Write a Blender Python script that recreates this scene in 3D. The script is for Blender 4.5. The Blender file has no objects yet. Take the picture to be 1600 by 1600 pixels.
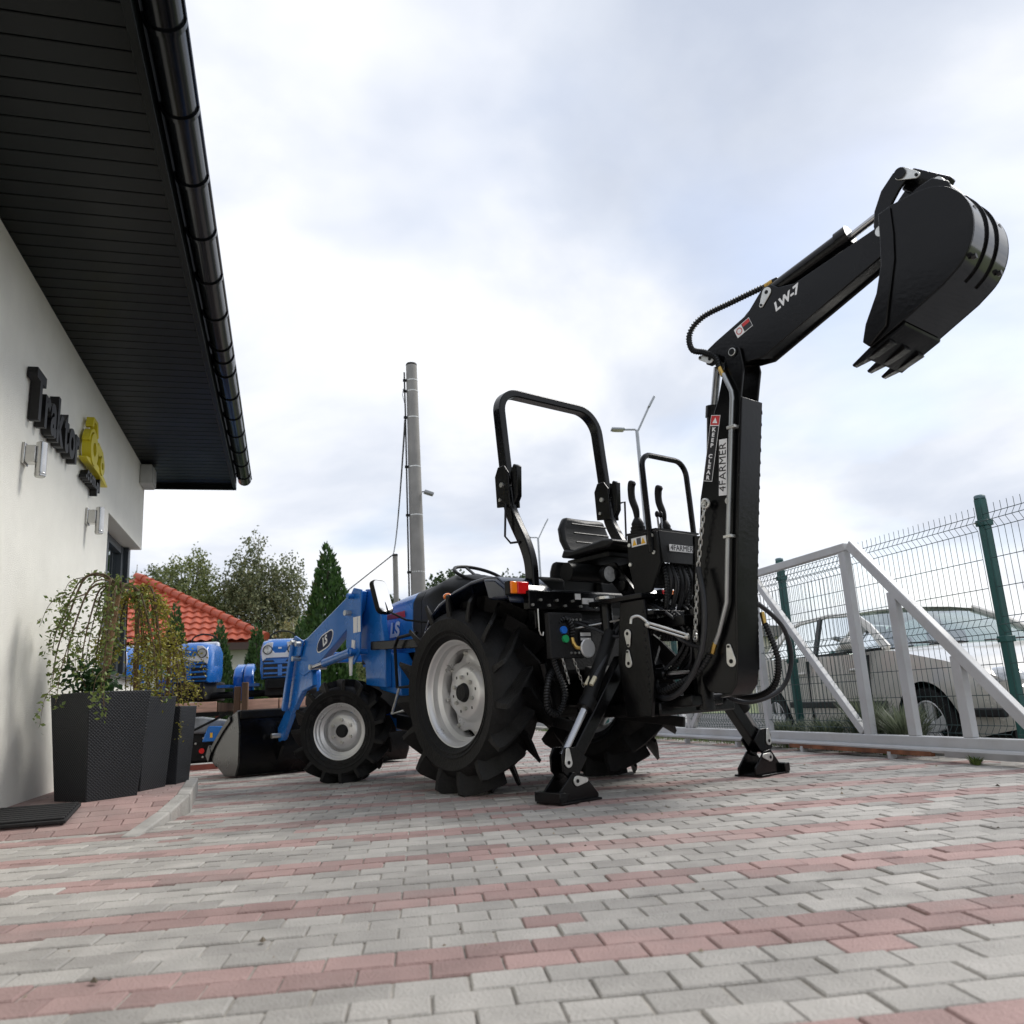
import bpy, bmesh, math, random
from mathutils import Matrix, Vector
R = math.radians; PI = math.pi
random.seed(7)
scene = bpy.context.scene
COL = scene.collection
# ------------------------------------------------------------------ camera
CAMZ = 0.525
RM = [[0.9639826, -0.0052434, -0.2659136], [-0.2599070, -0.2307517, -0.9376577], [-0.0564435, 0.9729985, -0.2238034]]
cam_d = bpy.data.cameras.new('camera'); cam = bpy.data.objects.new('camera', cam_d); COL.objects.link(cam)
mw = Matrix(RM).to_4x4(); mw.translation = (0, 0, CAMZ); cam.matrix_world = mw
cam_d.sensor_fit = 'HORIZONTAL'; cam_d.sensor_width = 36.0; cam_d.lens = 28.8
cam_d.clip_start = 0.05; cam_d.clip_end = 2000
cam_d.dof.use_dof = True; cam_d.dof.focus_distance = 5.0; cam_d.dof.aperture_fstop = 4.0
scene.camera = cam
def to_px(p):
    m = Matrix(RM).transposed(); c = m @ (Vector(p) - Vector((0, 0, CAMZ)))
    if c.z > -0.05: return None
    return 800 + 1280 * c.x / -c.z, 800 - 1280 * c.y / -c.z
# ------------------------------------------------------------------ sky and sun
SUN_DIR = Vector((-0.80, -0.22, -0.85)).normalized()         # direction in which the light travels
sun_el = math.asin(-SUN_DIR.z); sun_az = math.atan2(-SUN_DIR.x, -SUN_DIR.y)
W = bpy.data.worlds.new('World'); scene.world = W; W.use_nodes = True
nt = W.node_tree; nt.nodes.clear(); N = nt.nodes.new; L = nt.links.new
out = N('ShaderNodeOutputWorld'); bg = N('ShaderNodeBackground'); bg.inputs[1].default_value = 0.1
sky = N('ShaderNodeTexSky'); sky.sky_type = 'NISHITA'; sky.sun_disc = False
sky.sun_elevation = sun_el; sky.sun_rotation = sun_az; sky.air_density = 1.0; sky.dust_density = 1.5
tc = N('ShaderNodeTexCoord'); sep = N('ShaderNodeSeparateXYZ'); L(tc.outputs['Generated'], sep.inputs[0])
def mth(op, a, b=None, c=None):
    n = N('ShaderNodeMath'); n.operation = op
    for i, v in enumerate((a, b, c)):
        if v is None: continue
        if isinstance(v, (int, float)): n.inputs[i].default_value = v
        else: L(v, n.inputs[i])
    return n.outputs[0]
zz = mth('ADD', mth('MAXIMUM', sep.outputs[2], 0.0), 0.22)
cmb = N('ShaderNodeCombineXYZ'); L(mth('DIVIDE', sep.outputs[0], zz), cmb.inputs[0]); L(mth('DIVIDE', sep.outputs[1], zz), cmb.inputs[1])
cmb.inputs[2].default_value = 3.7
def noise(scale, detail, rough, dist=0.0, off=0.0):
    n = N('ShaderNodeTexNoise'); n.inputs['Scale'].default_value = scale; n.inputs['Detail'].default_value = detail
    n.inputs['Roughness'].default_value = rough; n.inputs['Distortion'].default_value = dist
    mp = N('ShaderNodeMapping'); mp.inputs['Location'].default_value = (off, off * .7, off * .3); L(cmb.outputs[0], mp.inputs[0]); L(mp.outputs[0], n.inputs['Vector'])
    return n.outputs['Fac']
def ramp(fac, stops):
    r = N('ShaderNodeValToRGB'); e = r.color_ramp.elements
    e[0].position, e[0].color = stops[0][0], (*stops[0][1], 1); e[1].position, e[1].color = stops[-1][0], (*stops[-1][1], 1)
    for p, c in stops[1:-1]:
        x = e.new(p); x.color = (*c, 1)
    L(fac, r.inputs[0]); return r.outputs[0]
clouds = ramp(noise(1.15, 7, .52, .25, 2.3), [(.30, (3.5, 3.85, 4.6)), (.45, (4.55, 4.85, 5.45)), (.56, (5.8, 5.95, 6.3)), (.68, (6.6, 6.65, 6.75))])
hole = ramp(noise(.85, 5, .5, .2, 14.9), [(.55, (0, 0, 0)), (.72, (.7, .7, .7))])
mx = N('ShaderNodeMix'); mx.data_type = 'RGBA'
L(hole, mx.inputs[0]); L(clouds, mx.inputs[6]); L(sky.outputs[0], mx.inputs[7])
L(mx.outputs[2], bg.inputs[0]); L(bg.outputs[0], out.inputs[0])
sun_d = bpy.data.lights.new('sun', 'SUN'); sun = bpy.data.objects.new('sun', sun_d); COL.objects.link(sun)
sun_d.energy = 1.5; sun_d.angle = R(22); sun_d.color = (1.0, .965, .91)
sun.rotation_euler = SUN_DIR.to_track_quat('-Z', 'Y').to_euler()
sun.location = (9, 6, 14)
vs = scene.view_settings; vs.view_transform = 'Standard'; vs.look = 'None'; vs.gamma = 1; vs.exposure = 0.78; vs.use_curve_mapping = False
# ------------------------------------------------------------------ materials
MATS = {}
def mat(name, col, rough=.5, metal=0., var=.12, vscale=6., bump=0., bscale=40., coat=0., spec=.5, island=0., stretch=None, dirt=None, dirtamt=0., world=False, rr=.09):
    """procedural principled material: colour broken up by noise, fine relief, optional per-piece variation"""
    if name in MATS: return MATS[name]
    m = bpy.data.materials.new(name); m.use_nodes = True; t = m.node_tree; n = t.nodes; l = t.links
    b = n['Principled BSDF']; tcn = n.new('ShaderNodeTexCoord')
    src = tcn.outputs['Object']
    if world: src = n.new('ShaderNodeNewGeometry').outputs['Position']
    if stretch:
        mp = n.new('ShaderNodeMapping'); mp.inputs['Scale'].default_value = stretch; l.new(src, mp.inputs[0]); src = mp.outputs[0]
    nz = n.new('ShaderNodeTexNoise'); nz.inputs['Scale'].default_value = vscale; nz.inputs['Detail'].default_value = 6; l.new(src, nz.inputs['Vector'])
    fac = nz.outputs['Fac']
    if island:
        g = n.new('ShaderNodeNewGeometry'); oi = n.new('ShaderNodeObjectInfo')
        a = n.new('ShaderNodeMath'); a.operation = 'ADD'; l.new(g.outputs['Random Per Island'], a.inputs[0]); l.new(oi.outputs['Random'], a.inputs[1])
        f = n.new('ShaderNodeMath'); f.operation = 'FRACT'; l.new(a.outputs[0], f.inputs[0])
        mxf = n.new('ShaderNodeMix'); mxf.inputs[0].default_value = island; l.new(fac, mxf.inputs[2]); l.new(f.outputs[0], mxf.inputs[3]); fac = mxf.outputs[0]
    rp = n.new('ShaderNodeValToRGB'); e = rp.color_ramp.elements
    lo = tuple(max(0, c * (1 - var * 1.6)) for c in col); hi = tuple(min(1, c * (1 + var * 1.6)) for c in col)
    e[0].position = .25; e[0].color = (*lo, 1); e[1].position = .75; e[1].color = (*hi, 1); l.new(fac, rp.inputs[0])
    colr = rp.outputs[0]
    if dirt:
        nd = n.new('ShaderNodeTexNoise'); nd.inputs['Scale'].default_value = 1.1 if world else 2.3; nd.inputs['Detail'].default_value = 9; nd.inputs['Roughness'].default_value = .7; l.new(src, nd.inputs['Vector'])
        rd = n.new('ShaderNodeMapRange'); rd.inputs[1].default_value = .48; rd.inputs[2].default_value = .75; rd.inputs[3].default_value = 0; rd.inputs[4].default_value = dirtamt; l.new(nd.outputs['Fac'], rd.inputs[0])
        mc = n.new('ShaderNodeMix'); mc.data_type = 'RGBA'; l.new(rd.outputs[0], mc.inputs[0]); l.new(colr, mc.inputs[6]); mc.inputs[7].default_value = (*dirt, 1); colr = mc.outputs[2]
    l.new(colr, b.inputs['Base Color'])
    b.inputs['Metallic'].default_value = metal; b.inputs['Coat Weight'].default_value = coat; b.inputs['Coat Roughness'].default_value = .06
    b.inputs['Specular IOR Level'].default_value = spec
    mr = n.new('ShaderNodeMapRange'); mr.inputs[3].default_value = max(.02, rough - rr); mr.inputs[4].default_value = min(1, rough + rr); l.new(nz.outputs['Fac'], mr.inputs[0]); l.new(mr.outputs[0], b.inputs['Roughness'])
    if bump:
        nb = n.new('ShaderNodeTexNoise'); nb.inputs['Scale'].default_value = bscale; nb.inputs['Detail'].default_value = 4; l.new(src, nb.inputs['Vector'])
        bn = n.new('ShaderNodeBump'); bn.inputs['Strength'].default_value = bump; bn.inputs['Distance'].default_value = .01; l.new(nb.outputs['Fac'], bn.inputs['Height']); l.new(bn.outputs[0], b.inputs['Normal'])
    MATS[name] = m; return m
def leafmat(name, a, b_, trans=.3):
    m = bpy.data.materials.new(name); m.use_nodes = True; t = m.node_tree; n = t.nodes; l = t.links
    b = n['Principled BSDF']; g = n.new('ShaderNodeNewGeometry'); rp = n.new('ShaderNodeValToRGB'); e = rp.color_ramp.elements
    e[0].color = (*a, 1); e[1].color = (*b_, 1); l.new(g.outputs['Random Per Island'], rp.inputs[0]); l.new(rp.outputs[0], b.inputs['Base Color'])
    b.inputs['Roughness'].default_value = .55
    tr = n.new('ShaderNodeBsdfTranslucent'); l.new(rp.outputs[0], tr.inputs[0]); ms = n.new('ShaderNodeMixShader'); ms.inputs[0].default_value = trans
    l.new(b.outputs[0], ms.inputs[1]); l.new(tr.outputs[0], ms.inputs[2]); l.new(ms.outputs[0], n['Material Output'].inputs[0]); return m
def glassmat(name, tint, mixf=.55):
    m = bpy.data.materials.new(name); m.use_nodes = True; t = m.node_tree; n = t.nodes; l = t.links
    n.remove(n['Principled BSDF']); tr = n.new('ShaderNodeBsdfTransparent'); tr.inputs[0].default_value = (*tint, 1)
    gl = n.new('ShaderNodeBsdfGlossy'); gl.inputs['Roughness'].default_value = .02; gl.inputs[0].default_value = (.9, .95, .95, 1)
    fr = n.new('ShaderNodeFresnel'); fr.inputs[0].default_value = 1.5; ad = n.new('ShaderNodeMath'); ad.operation = 'ADD'; ad.inputs[1].default_value = mixf; l.new(fr.outputs[0], ad.inputs[0])
    ms = n.new('ShaderNodeMixShader'); l.new(ad.outputs[0], ms.inputs[0]); l.new(tr.outputs[0], ms.inputs[1]); l.new(gl.outputs[0], ms.inputs[2]); l.new(ms.outputs[0], n['Material Output'].inputs[0]); return m
# ------------------------------------------------------------------ mesh builder
def rot_to(d, up=(0, 0, 1)):
    d = Vector(d).normalized(); u = Vector(up)
    if abs(d.dot(u)) > .98: u = Vector((0, 1, 0)) if abs(d.y) < .9 else Vector((1, 0, 0))
    s = u.cross(d).normalized(); u = d.cross(s)
    return d, s, u
class MB:
    def __init__(s): s.v = []; s.f = []
    def add(s, vs, fs):
        o = len(s.v); s.v += [tuple(p) for p in vs]; s.f += [tuple(i + o for i in q) for q in fs]; return s
    def box(s, c, d, rot=None):
        vs = []
        for z in (-.5, .5):
            for x, y in ((-.5, -.5), (.5, -.5), (.5, .5), (-.5, .5)):
                p = Vector((x * d[0], y * d[1], z * d[2]))
                if rot is not None: p = rot @ p
                vs.append(p + Vector(c))
        return s.add(vs, [(3, 2, 1, 0), (4, 5, 6, 7), (0, 1, 5, 4), (1, 2, 6, 5), (2, 3, 7, 6), (3, 0, 4, 7)])
    def bb(s, x0, x1, y0, y1, z0, z1): return s.box(((x0 + x1) / 2, (y0 + y1) / 2, (z0 + z1) / 2), (abs(x1 - x0), abs(y1 - y0), abs(z1 - z0)))
    def bar(s, a, b, w, h, up=(0, 0, 1)):
        a = Vector(a); b = Vector(b); d, sd, u = rot_to(b - a, up)
        vs = [p + sd * x * w / 2 + u * y * h / 2 for p in (a, b) for x, y in ((-1, -1), (1, -1), (1, 1), (-1, 1))]
        return s.add(vs, [(3, 2, 1, 0), (4, 5, 6, 7), (0, 1, 5, 4), (1, 2, 6, 5), (2, 3, 7, 6), (3, 0, 4, 7)])
    def cyl(s, a, b, r0, r1=None, n=16, caps=True):
        r1 = r0 if r1 is None else r1; a = Vector(a); b = Vector(b); d, sd, u = rot_to(b - a); vs = []
        for p, r in ((a, r0), (b, r1)):
            for i in range(n):
                t = 2 * PI * i / n; vs.append(p + sd * math.cos(t) * r + u * math.sin(t) * r)
        fs = [(i, (i + 1) % n, n + (i + 1) % n, n + i) for i in range(n)]
        if caps: fs += [tuple(range(n - 1, -1, -1)), tuple(range(n, 2 * n))]
        return s.add(vs, fs)
    def tube(s, pts, r, n=8, caps=True, closed=False):
        pts = [Vector(p) for p in pts]; k = len(pts); rs = r if isinstance(r, (list, tuple)) else [r] * k
        vs = []; pu = None
        for i, p in enumerate(pts):
            if closed: d = pts[(i + 1) % k] - pts[i - 1]
            else: d = pts[min(i + 1, k - 1)] - pts[max(i - 1, 0)]
            d = d.normalized() if d.length > 1e-9 else Vector((0, 0, 1))
            if pu is None: d, sd, u = rot_to(d)
            else:
                u = pu - d * pu.dot(d)
                u = u.normalized() if u.length > 1e-6 else rot_to(d)[2]
                sd = u.cross(d)
            pu = u
            for j in range(n):
                t = 2 * PI * j / n; vs.append(p + sd * math.cos(t) * rs[i] + u * math.sin(t) * rs[i])
        fs = []
        for i in range(k if closed else k - 1):
            i2 = (i + 1) % k
            for j in range(n): fs.append((i * n + j, i * n + (j + 1) % n, i2 * n + (j + 1) % n, i2 * n + j))
        if caps and not closed: fs += [tuple(range(n - 1, -1, -1)), tuple(range((k - 1) * n, k * n))]
        return s.add(vs, fs)
    def sweep(s, pts, w, h, up=(1, 0, 0), caps=True):
        """rectangular section along a path; up stays near the given axis (h measured along it)"""
        pts = [Vector(p) for p in pts]; k = len(pts); vs = []
        for i, p in enumerate(pts):
            d = (pts[min(i + 1, k - 1)] - pts[max(i - 1, 0)]).normalized(); u = Vector(up); u = (u - d * u.dot(d)).normalized(); sd = d.cross(u)
            vs += [p + sd * x * w / 2 + u * y * h / 2 for x, y in ((-1, -1), (1, -1), (1, 1), (-1, 1))]
        fs = [(i * 4 + j, i * 4 + (j + 1) % 4, i * 4 + 4 + (j + 1) % 4, i * 4 + 4 + j) for i in range(k - 1) for j in range(4)]
        if caps: fs += [(3, 2, 1, 0), tuple(range((k - 1) * 4, k * 4))]
        return s.add(vs, fs)
    def prism(s, poly, axis, a, b):
        k = len(poly)
        def P(p, t): return {'x': (t, p[0], p[1]), 'y': (p[0], t, p[1]), 'z': (p[0], p[1], t)}[axis]
        vs = [P(p, a) for p in poly] + [P(p, b) for p in poly]
        return s.add(vs, [(i, (i + 1) % k, k + (i + 1) % k, k + i) for i in range(k)] + [tuple(range(k - 1, -1, -1)), tuple(range(k, 2 * k))])
    def loft(s, secs, caps=True, closed=True):
        k = len(secs[0]); vs = [p for q in secs for p in q]; fs = []
        for i in range(len(secs) - 1):
            for j in range(k if closed else k - 1): fs.append((i * k + j, i * k + (j + 1) % k, (i + 1) * k + (j + 1) % k, (i + 1) * k + j))
        if caps and closed: fs += [tuple(range(k - 1, -1, -1)), tuple(range((len(secs) - 1) * k, len(secs) * k))]
        return s.add(vs, fs)
    def lathe(s, prof, n=32, org=(0, 0, 0), axis='y', rfun=None):
        """profile [(radius, height along axis)] turned round the axis"""
        vs = []
        for r, h in prof:
            for i in range(n):
                t = 2 * PI * i / n; q = r * (rfun(t, r) if rfun else 1); c, sn = q * math.cos(t), q * math.sin(t)
                p = {'y': (c, h, sn), 'z': (c, sn, h), 'x': (h, c, sn)}[axis]; vs.append((p[0] + org[0], p[1] + org[1], p[2] + org[2]))
        fs = [(i * n + j, i * n + (j + 1) % n, (i + 1) * n + (j + 1) % n, (i + 1) * n + j) for i in range(len(prof) - 1) for j in range(n)]
        return s.add(vs, fs)
    def ell(s, c, r, n=12, m=8):
        vs = []; fs = []
        for i in range(m + 1):
            a = PI * i / m
            for j in range(n):
                t = 2 * PI * j / n; vs.append((c[0] + r[0] * math.sin(a) * math.cos(t), c[1] + r[1] * math.sin(a) * math.sin(t), c[2] + r[2] * math.cos(a)))
        fs = [(i * n + j, i * n + (j + 1) % n, (i + 1) * n + (j + 1) % n, (i + 1) * n + j) for i in range(m) for j in range(n)]
        return s.add(vs, fs)
    def mesh(s, name, smooth=35, fix=True):
        me = bpy.data.meshes.new(name); me.from_pydata(s.v, [], s.f)
        if fix:
            b = bmesh.new(); b.from_mesh(me); bmesh.ops.remove_doubles(b, verts=b.verts, dist=1e-6); bmesh.ops.recalc_face_normals(b, faces=b.faces); b.to_mesh(me); b.free()
        if smooth:
            me.polygons.foreach_set('use_smooth', [True] * len(me.polygons)); me.set_sharp_from_angle(angle=R(smooth))
        me.update(); return me
    def build(s, name, m, parent=None, bevel=0., smooth=35, fix=True, seg=2):
        return obj(name, s.mesh(name, smooth, fix), m, parent, bevel, seg)
def obj(name, me, m, parent=None, bevel=0., seg=2):
    o = bpy.data.objects.new(name, me); COL.objects.link(o)
    if m is not None and len(me.materials) == 0: me.materials.append(m)
    if parent is not None: o.parent = parent
    if bevel:
        bv = o.modifiers.new('bevel', 'BEVEL'); bv.width = bevel; bv.segments = seg; bv.limit_method = 'ANGLE'; bv.angle_limit = R(40)
    return o
def tag(o, label=None, cat=None, group=None, kind=None):
    if label: o['label'] = label
    if cat: o['category'] = cat
    if group: o['group'] = group
    if kind: o['kind'] = kind
    return o
def thing(name, label, cat, loc=(0, 0, 0), rz=0., group=None):
    o = bpy.data.objects.new(name, None); COL.objects.link(o); o.location = loc; o.rotation_euler = (0, 0, rz); o.empty_display_size = .1
    return tag(o, label, cat, group)
def copy_tree(o, parent=None):
    c = o.copy(); COL.objects.link(c)
    if parent is not None: c.parent = parent
    for ch in list(o.children): copy_tree(ch, c)
    return c
def group_part(name, parent, loc=(0, 0, 0), rot=(0, 0, 0)):
    o = bpy.data.objects.new(name, None); COL.objects.link(o); o.parent = parent; o.location = loc; o.rotation_euler = rot; o.empty_display_size = .05; return o
def spl(pts, k=8):
    """Catmull-Rom through the points"""
    P = [Vector(p) for p in pts]; P = [P[0] * 2 - P[1]] + P + [P[-1] * 2 - P[-2]]; o = []
    for i in range(1, len(P) - 2):
        for j in range(k):
            t = j / k; a, b, c, d = P[i - 1:i + 3]
            o.append(.5 * ((2 * b) + (c - a) * t + (2 * a - 5 * b + 4 * c - d) * t * t + (3 * b - a - 3 * c + d) * t ** 3))
    o.append(P[-2]); return o
TEXTS = {}
def make_text(key, body, size, extrude=.001, offset=0., spacing=1., shear=0.):
    cu = bpy.data.curves.new(key, 'FONT'); cu.body = body; cu.size = size; cu.extrude = extrude; cu.offset = offset; cu.space_character = spacing; cu.shear = shear
    cu.align_x = 'CENTER'; cu.align_y = 'CENTER'; cu.resolution_u = 4
    o = bpy.data.objects.new(key, cu); COL.objects.link(o); dg = bpy.context.evaluated_depsgraph_get()
    me = bpy.data.meshes.new_from_object(o.evaluated_get(dg)); bpy.data.objects.remove(o); TEXTS[key] = me; return me
def place(o, org, xdir, ydir):
    """put a flat mesh drawn in xy so that its x and y run along the given directions"""
    x = Vector(xdir).normalized(); y = Vector(ydir); y = (y - x * y.dot(x)).normalized(); z = x.cross(y)
    m = Matrix((x, y, z)).transposed().to_4x4(); m.translation = org; o.matrix_local = m; return o
# ------------------------------------------------------------------ lettering, made first
for ch in 'Traktor': make_text('sign_' + ch, ch, .36, .028, .012)
for ch in '.compl': make_text('small_' + ch, ch, .145, .026, .006)
make_text('farmer', '4FARMER', .062, .0006, .0, 1.05)
make_text('keep', 'K\nE\nE\nP\n \nC\nL\nE\nA\nR', .036, .0006, .0016)
make_text('lw7', 'LW-7', .075, .0006, .003, 1.0, .25)
make_text('ls', 'LS', .15, .0006, .007, .95, .2)
make_text('lssmall', 'LS', .055, .0006, .003, .95, .2)
# ------------------------------------------------------------------ paving
m_grey = mat('paver_grey', (.40, .38, .352), .85, 0, .16, 7, .6, 140, island=.35, dirt=(.185, .172, .158), dirtamt=.7, world=True)
m_red = mat('paver_red', (.355, .24, .222), .85, 0, .15, 7, .6, 140, island=.4, dirt=(.33, .285, .265), dirtamt=.85, world=True)
m_sand = mat('joint_sand', (.42, .39, .345), .95, 0, .25, 20, .6, 200, world=True)
m_asph = mat('asphalt', (.075, .075, .078), .9, 0, .2, 3, .5, 150)
m_grass = mat('grass_ground', (.115, .14, .06), .9, 0, .35, 12, .8, 60)
m_conc = mat('concrete', (.40, .385, .36), .85, 0, .18, 5, .5, 70, dirt=(.13, .125, .11), dirtamt=.6)
m_concd = mat('concrete_aged', (.27, .255, .235), .9, 0, .25, 4, .5, 60, dirt=(.08, .075, .065), dirtamt=.8)
tag(MB().add([(-300, -60, -.205), (300, -60, -.205), (300, 700, -.205), (-300, 700, -.205)], [(0, 1, 2, 3)]).build('ground', m_grass, smooth=0), 'green grassed ground stretching to the horizon', None, kind='structure')
tag(MB().bb(4.62, 12, -8, 60, -.35, -.17).build('street', m_asph, smooth=0), 'grey asphalt street beyond the fence', kind='structure')
yard = tag(MB().bb(-9, 4.30, -6, 15.5, -.4, -.006).build('yard_paving', m_sand, smooth=0), 'grey block paving with dull red stripes under the tractor', kind='structure')
PA = R(-9.0); pu = Vector((math.cos(PA), math.sin(PA), 0)); pv = Vector((-math.sin(PA), math.cos(PA), 0))
def paver_geo(mb, o, a, b, l, w, dz):
    g = .0022; c = .0035; P = []
    for x, y, z in ((g, g, -.03), (l - g, g, -.03), (l - g, w - g, -.03), (g, w - g, -.03),
                    (g, g, -c), (l - g, g, -c), (l - g, w - g, -c), (g, w - g, -c),
                    (g + c, g + c, 0), (l - g - c, g + c, 0), (l - g - c, w - g - c, 0), (g + c, w - g - c, 0)):
        P.append(o + a * x + b * y + Vector((0, 0, z + dz)))
    mb.add(P, [(0, 1, 5, 4), (1, 2, 6, 5), (2, 3, 7, 6), (3, 0, 4, 7), (4, 5, 9, 8), (5, 6, 10, 9), (6, 7, 11, 10), (7, 4, 8, 11), (8, 9, 10, 11)])
cand = []; restg = MB(); restr = MB(); rnd = random.Random(3)
PL, PW = .15, .10
for j in range(-15, 160):
    red = (j % 6) in (0, 1)
    for i in range(-60, 60):
        o = pu * (i * PL + (PL / 2 if j % 2 else 0)) + pv * (j * PW); c = o + pu * PL * .5 + pv * .05
        if not (-8.2 < c.x < 4.14 and -1.0 < c.y < 14.8): continue
        if c.x < -1.45 and c.y < 9.4: continue
        if -1.6 < c.x < -.66 - .1 * (c.y > 5.3) and 4.72 < c.y < 6.65: continue
        r_ = red if rnd.random() > .06 else (not red if rnd.random() < .35 else red)
        q = to_px((c.x, c.y, 0)); dz = rnd.uniform(-.0028, .0028)
        vis = q is not None and -40 < q[0] < 1640 and q[1] < 1650
        cand.append((c.length if vis else 99 + c.length, o, r_, dz, vis))
cand.sort(key=lambda t: t[0])
t0 = MB(); paver_geo(t0, Vector((0, 0, 0)), Vector((1, 0, 0)), Vector((0, 1, 0)), PL, PW, 0)
pm = {}
for r_, m_ in ((0, m_grey), (1, m_red)):
    me = t0.mesh('paver', 0, False); me.materials.append(m_); pm[r_] = me
for k, (d, o, r_, dz, vis) in enumerate(cand):
    if k < 300 and vis:
        p = bpy.data.objects.new('paver', pm[1 if r_ else 0]); COL.objects.link(p); p.parent = yard; p.location = o + Vector((0, 0, dz)); p.rotation_euler = (rnd.uniform(-.006, .006), rnd.uniform(-.006, .006), PA + rnd.uniform(-.008, .008))
    else: paver_geo(restr if r_ else restg, o, pu, pv, PL, PW, dz)
tag(restg.build('grey_pavers', m_grey, yard, smooth=0, fix=False), kind='stuff'); tag(restr.build('red_pavers', m_red, yard, smooth=0, fix=False), kind='stuff')
# ------------------------------------------------------------------ entrance ramp beside the wall
ramp_o = tag(MB().add([(-1.52, 4.72, -.012), (-.70, 4.72, -.012), (-.60, 5.32, .088), (-.68, 6.62, .088), (-1.52, 6.62, .088), (-1.52, 5.32, .088), (-1.52, 4.72, -.2), (-.70, 4.72, -.2), (-.60, 5.32, -.2), (-.68, 6.62, -.2), (-1.52, 6.62, -.2), (-1.52, 5.32, -.2)],
             [(0, 1, 2, 5), (5, 2, 3, 4), (0, 6, 7, 1), (1, 7, 8, 2), (2, 8, 9, 3), (3, 9, 10, 4), (4, 10, 11, 5), (5, 11, 6, 0)]).build('entrance_ramp', m_sand, smooth=0), 'low red paved ramp with grey kerb beside the white wall', kind='structure')
def rampz(y): return 0.0 if y < 4.72 else (min(1, (y - 4.72) / .6) * .1)
def rampx(y): return -.70 + .1 * min(1, max(0, (y - 4.72) / .6)) - (.06 * (y - 5.32) if y > 5.32 else 0)
for j in range(19):
    y0 = 4.72 + j * .1
    for i in range(-1, 9):
        x0 = -1.51 + i * .1 * 2 / 2 * 1.0
        xa = -1.51 + i * .2 + (.1 if j % 2 else 0); xb = min(xa + .2, rampx(y0 + .05) - .002); xa = max(xa, -1.51)
        if xb - xa < .03: continue
        z0, z1 = rampz(y0) + .002, rampz(y0 + .1) + .002; t = MB(); g = .003
        a = [(xa + g, y0 + g, z0), (xb - g, y0 + g, z0), (xb - g, y0 + .1 - g, z1), (xa + g, y0 + .1 - g, z1)]
        t.add([(p[0], p[1], p[2] - .02) for p in a] + a, [(0, 1, 5, 4), (1, 2, 6, 5), (2, 3, 7, 6), (3, 0, 4, 7), (4, 5, 6, 7)])
        t.build('paver', m_red, ramp_o, bevel=.004, smooth=0, seg=1)
def kerb(pts):
    for (x0, y0, z0), (x1, y1, z1) in zip(pts, pts[1:]):
        d = Vector((x1 - x0, y1 - y0, 0)); sd = Vector((d.y, -d.x, 0)).normalized() * .075; d = d.normalized() * .003
        A = Vector((x0, y0, 0)) + d; B = Vector((x1, y1, 0)) - d; t = MB()
        t.add([A + Vector((0, 0, -.15)), A + sd + Vector((0, 0, -.15)), A + sd + Vector((0, 0, z0)), A + Vector((0, 0, z0 + .004)), B + Vector((0, 0, -.15)), B + sd + Vector((0, 0, -.15)), B + sd + Vector((0, 0, z1)), B + Vector((0, 0, z1 + .004))],
              [(0, 1, 2, 3), (7, 6, 5, 4), (1, 5, 6, 2), (2, 6, 7, 3), (0, 3, 7, 4), (0, 4, 5, 1)])
        t.build('kerb_stone', m_conc, ramp_o, bevel=.008)
kerb([(-.745, 4.45, .002), (-.66, 4.96, .05), (-.60, 5.30, .105)]); kerb([(-.60, 5.31, .106), (-.63, 5.8, .106), (-.66, 6.3, .106), (-.68, 6.62, .106)])
# ------------------------------------------------------------------ showroom building
m_wall = mat('white_render', (.89, .875, .80), .9, 0, .03, 3, .7, 220, dirt=(.70, .68, .62), dirtamt=.25)
m_plinth = mat('plinth_grey', (.13, .13, .13), .85, 0, .2, 8, .4, 90)
m_soff = mat('soffit_metal', (.0045, .006, .006), .38, 0, .3, 2, 0, 40, spec=.16, rr=.14)
m_gut = mat('gutter_black', (.005, .006, .0075), .2, 0, .2, 3, spec=.3)
m_anth = mat('anthracite_frame', (.035, .042, .05), .4, 0, .15, 5)
m_roofd = mat('roof_sheet_dark', (.03, .032, .036), .5)
m_pane = glassmat('window_glass', (.42, .47, .52), .35)
m_steel = mat('brushed_steel', (.52, .51, .49), .22, 1, .06, 12)
bld = thing('showroom_building', 'white rendered showroom with dark planked eaves and black gutter', 'building', (-1.5, 9.4, 0))
def BL(p): return (p[0] + 1.5, p[1] - 9.4, p[2])
def bbx(mb, x0, x1, y0, y1, z0, z1): return mb.bb(x0 + 1.5, x1 + 1.5, y0 - 9.4, y1 - 9.4, z0, z1)
w = MB(); bbx(w, -8, -1.5, -6, 7.66, .06, 3.22); bbx(w, -8, -1.5, 7.66, 9.42, 2.33, 3.22); bbx(w, -8, -1.5, 7.66, 9.42, .06, .93); w.build('wall', m_wall, bld, smooth=0)
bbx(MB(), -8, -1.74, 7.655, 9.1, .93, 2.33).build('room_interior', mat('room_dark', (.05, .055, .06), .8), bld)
bbx(MB(), -8, -1.515, -6, 9.40, -.3, .062).build('plinth', m_plinth, bld)
win = bbx(MB(), -1.70, -1.69, 7.70, 9.20, .99, 2.28).build('window', m_pane, bld)
f = MB()
for y0, y1 in ((7.661, 7.73), (8.42, 8.49), (9.15, 9.26)): bbx(f, -1.73, -1.645, y0, y1, .935, 2.325)
f.build('frame', m_anth, win, bevel=.006)
f = MB(); bbx(f, -1.725, -1.65, 7.731, 9.149, .94, 1.0); f.build('frame', m_anth, win, bevel=.006); bbx(MB(), -1.725, -1.65, 7.731, 9.149, 2.24, 2.32).build('frame', m_anth, win, bevel=.006)
bbx(MB(), -1.70, -1.60, 9.262, 9.37, .94, 2.325).build('corner_post', m_anth, win, bevel=.005)
bbx(MB(), -1.76, -1.44, 7.63, 9.45, .932, .958).build('sill', m_anth, win, bevel=.004)
Yf = 10.02
npl = 0
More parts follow.
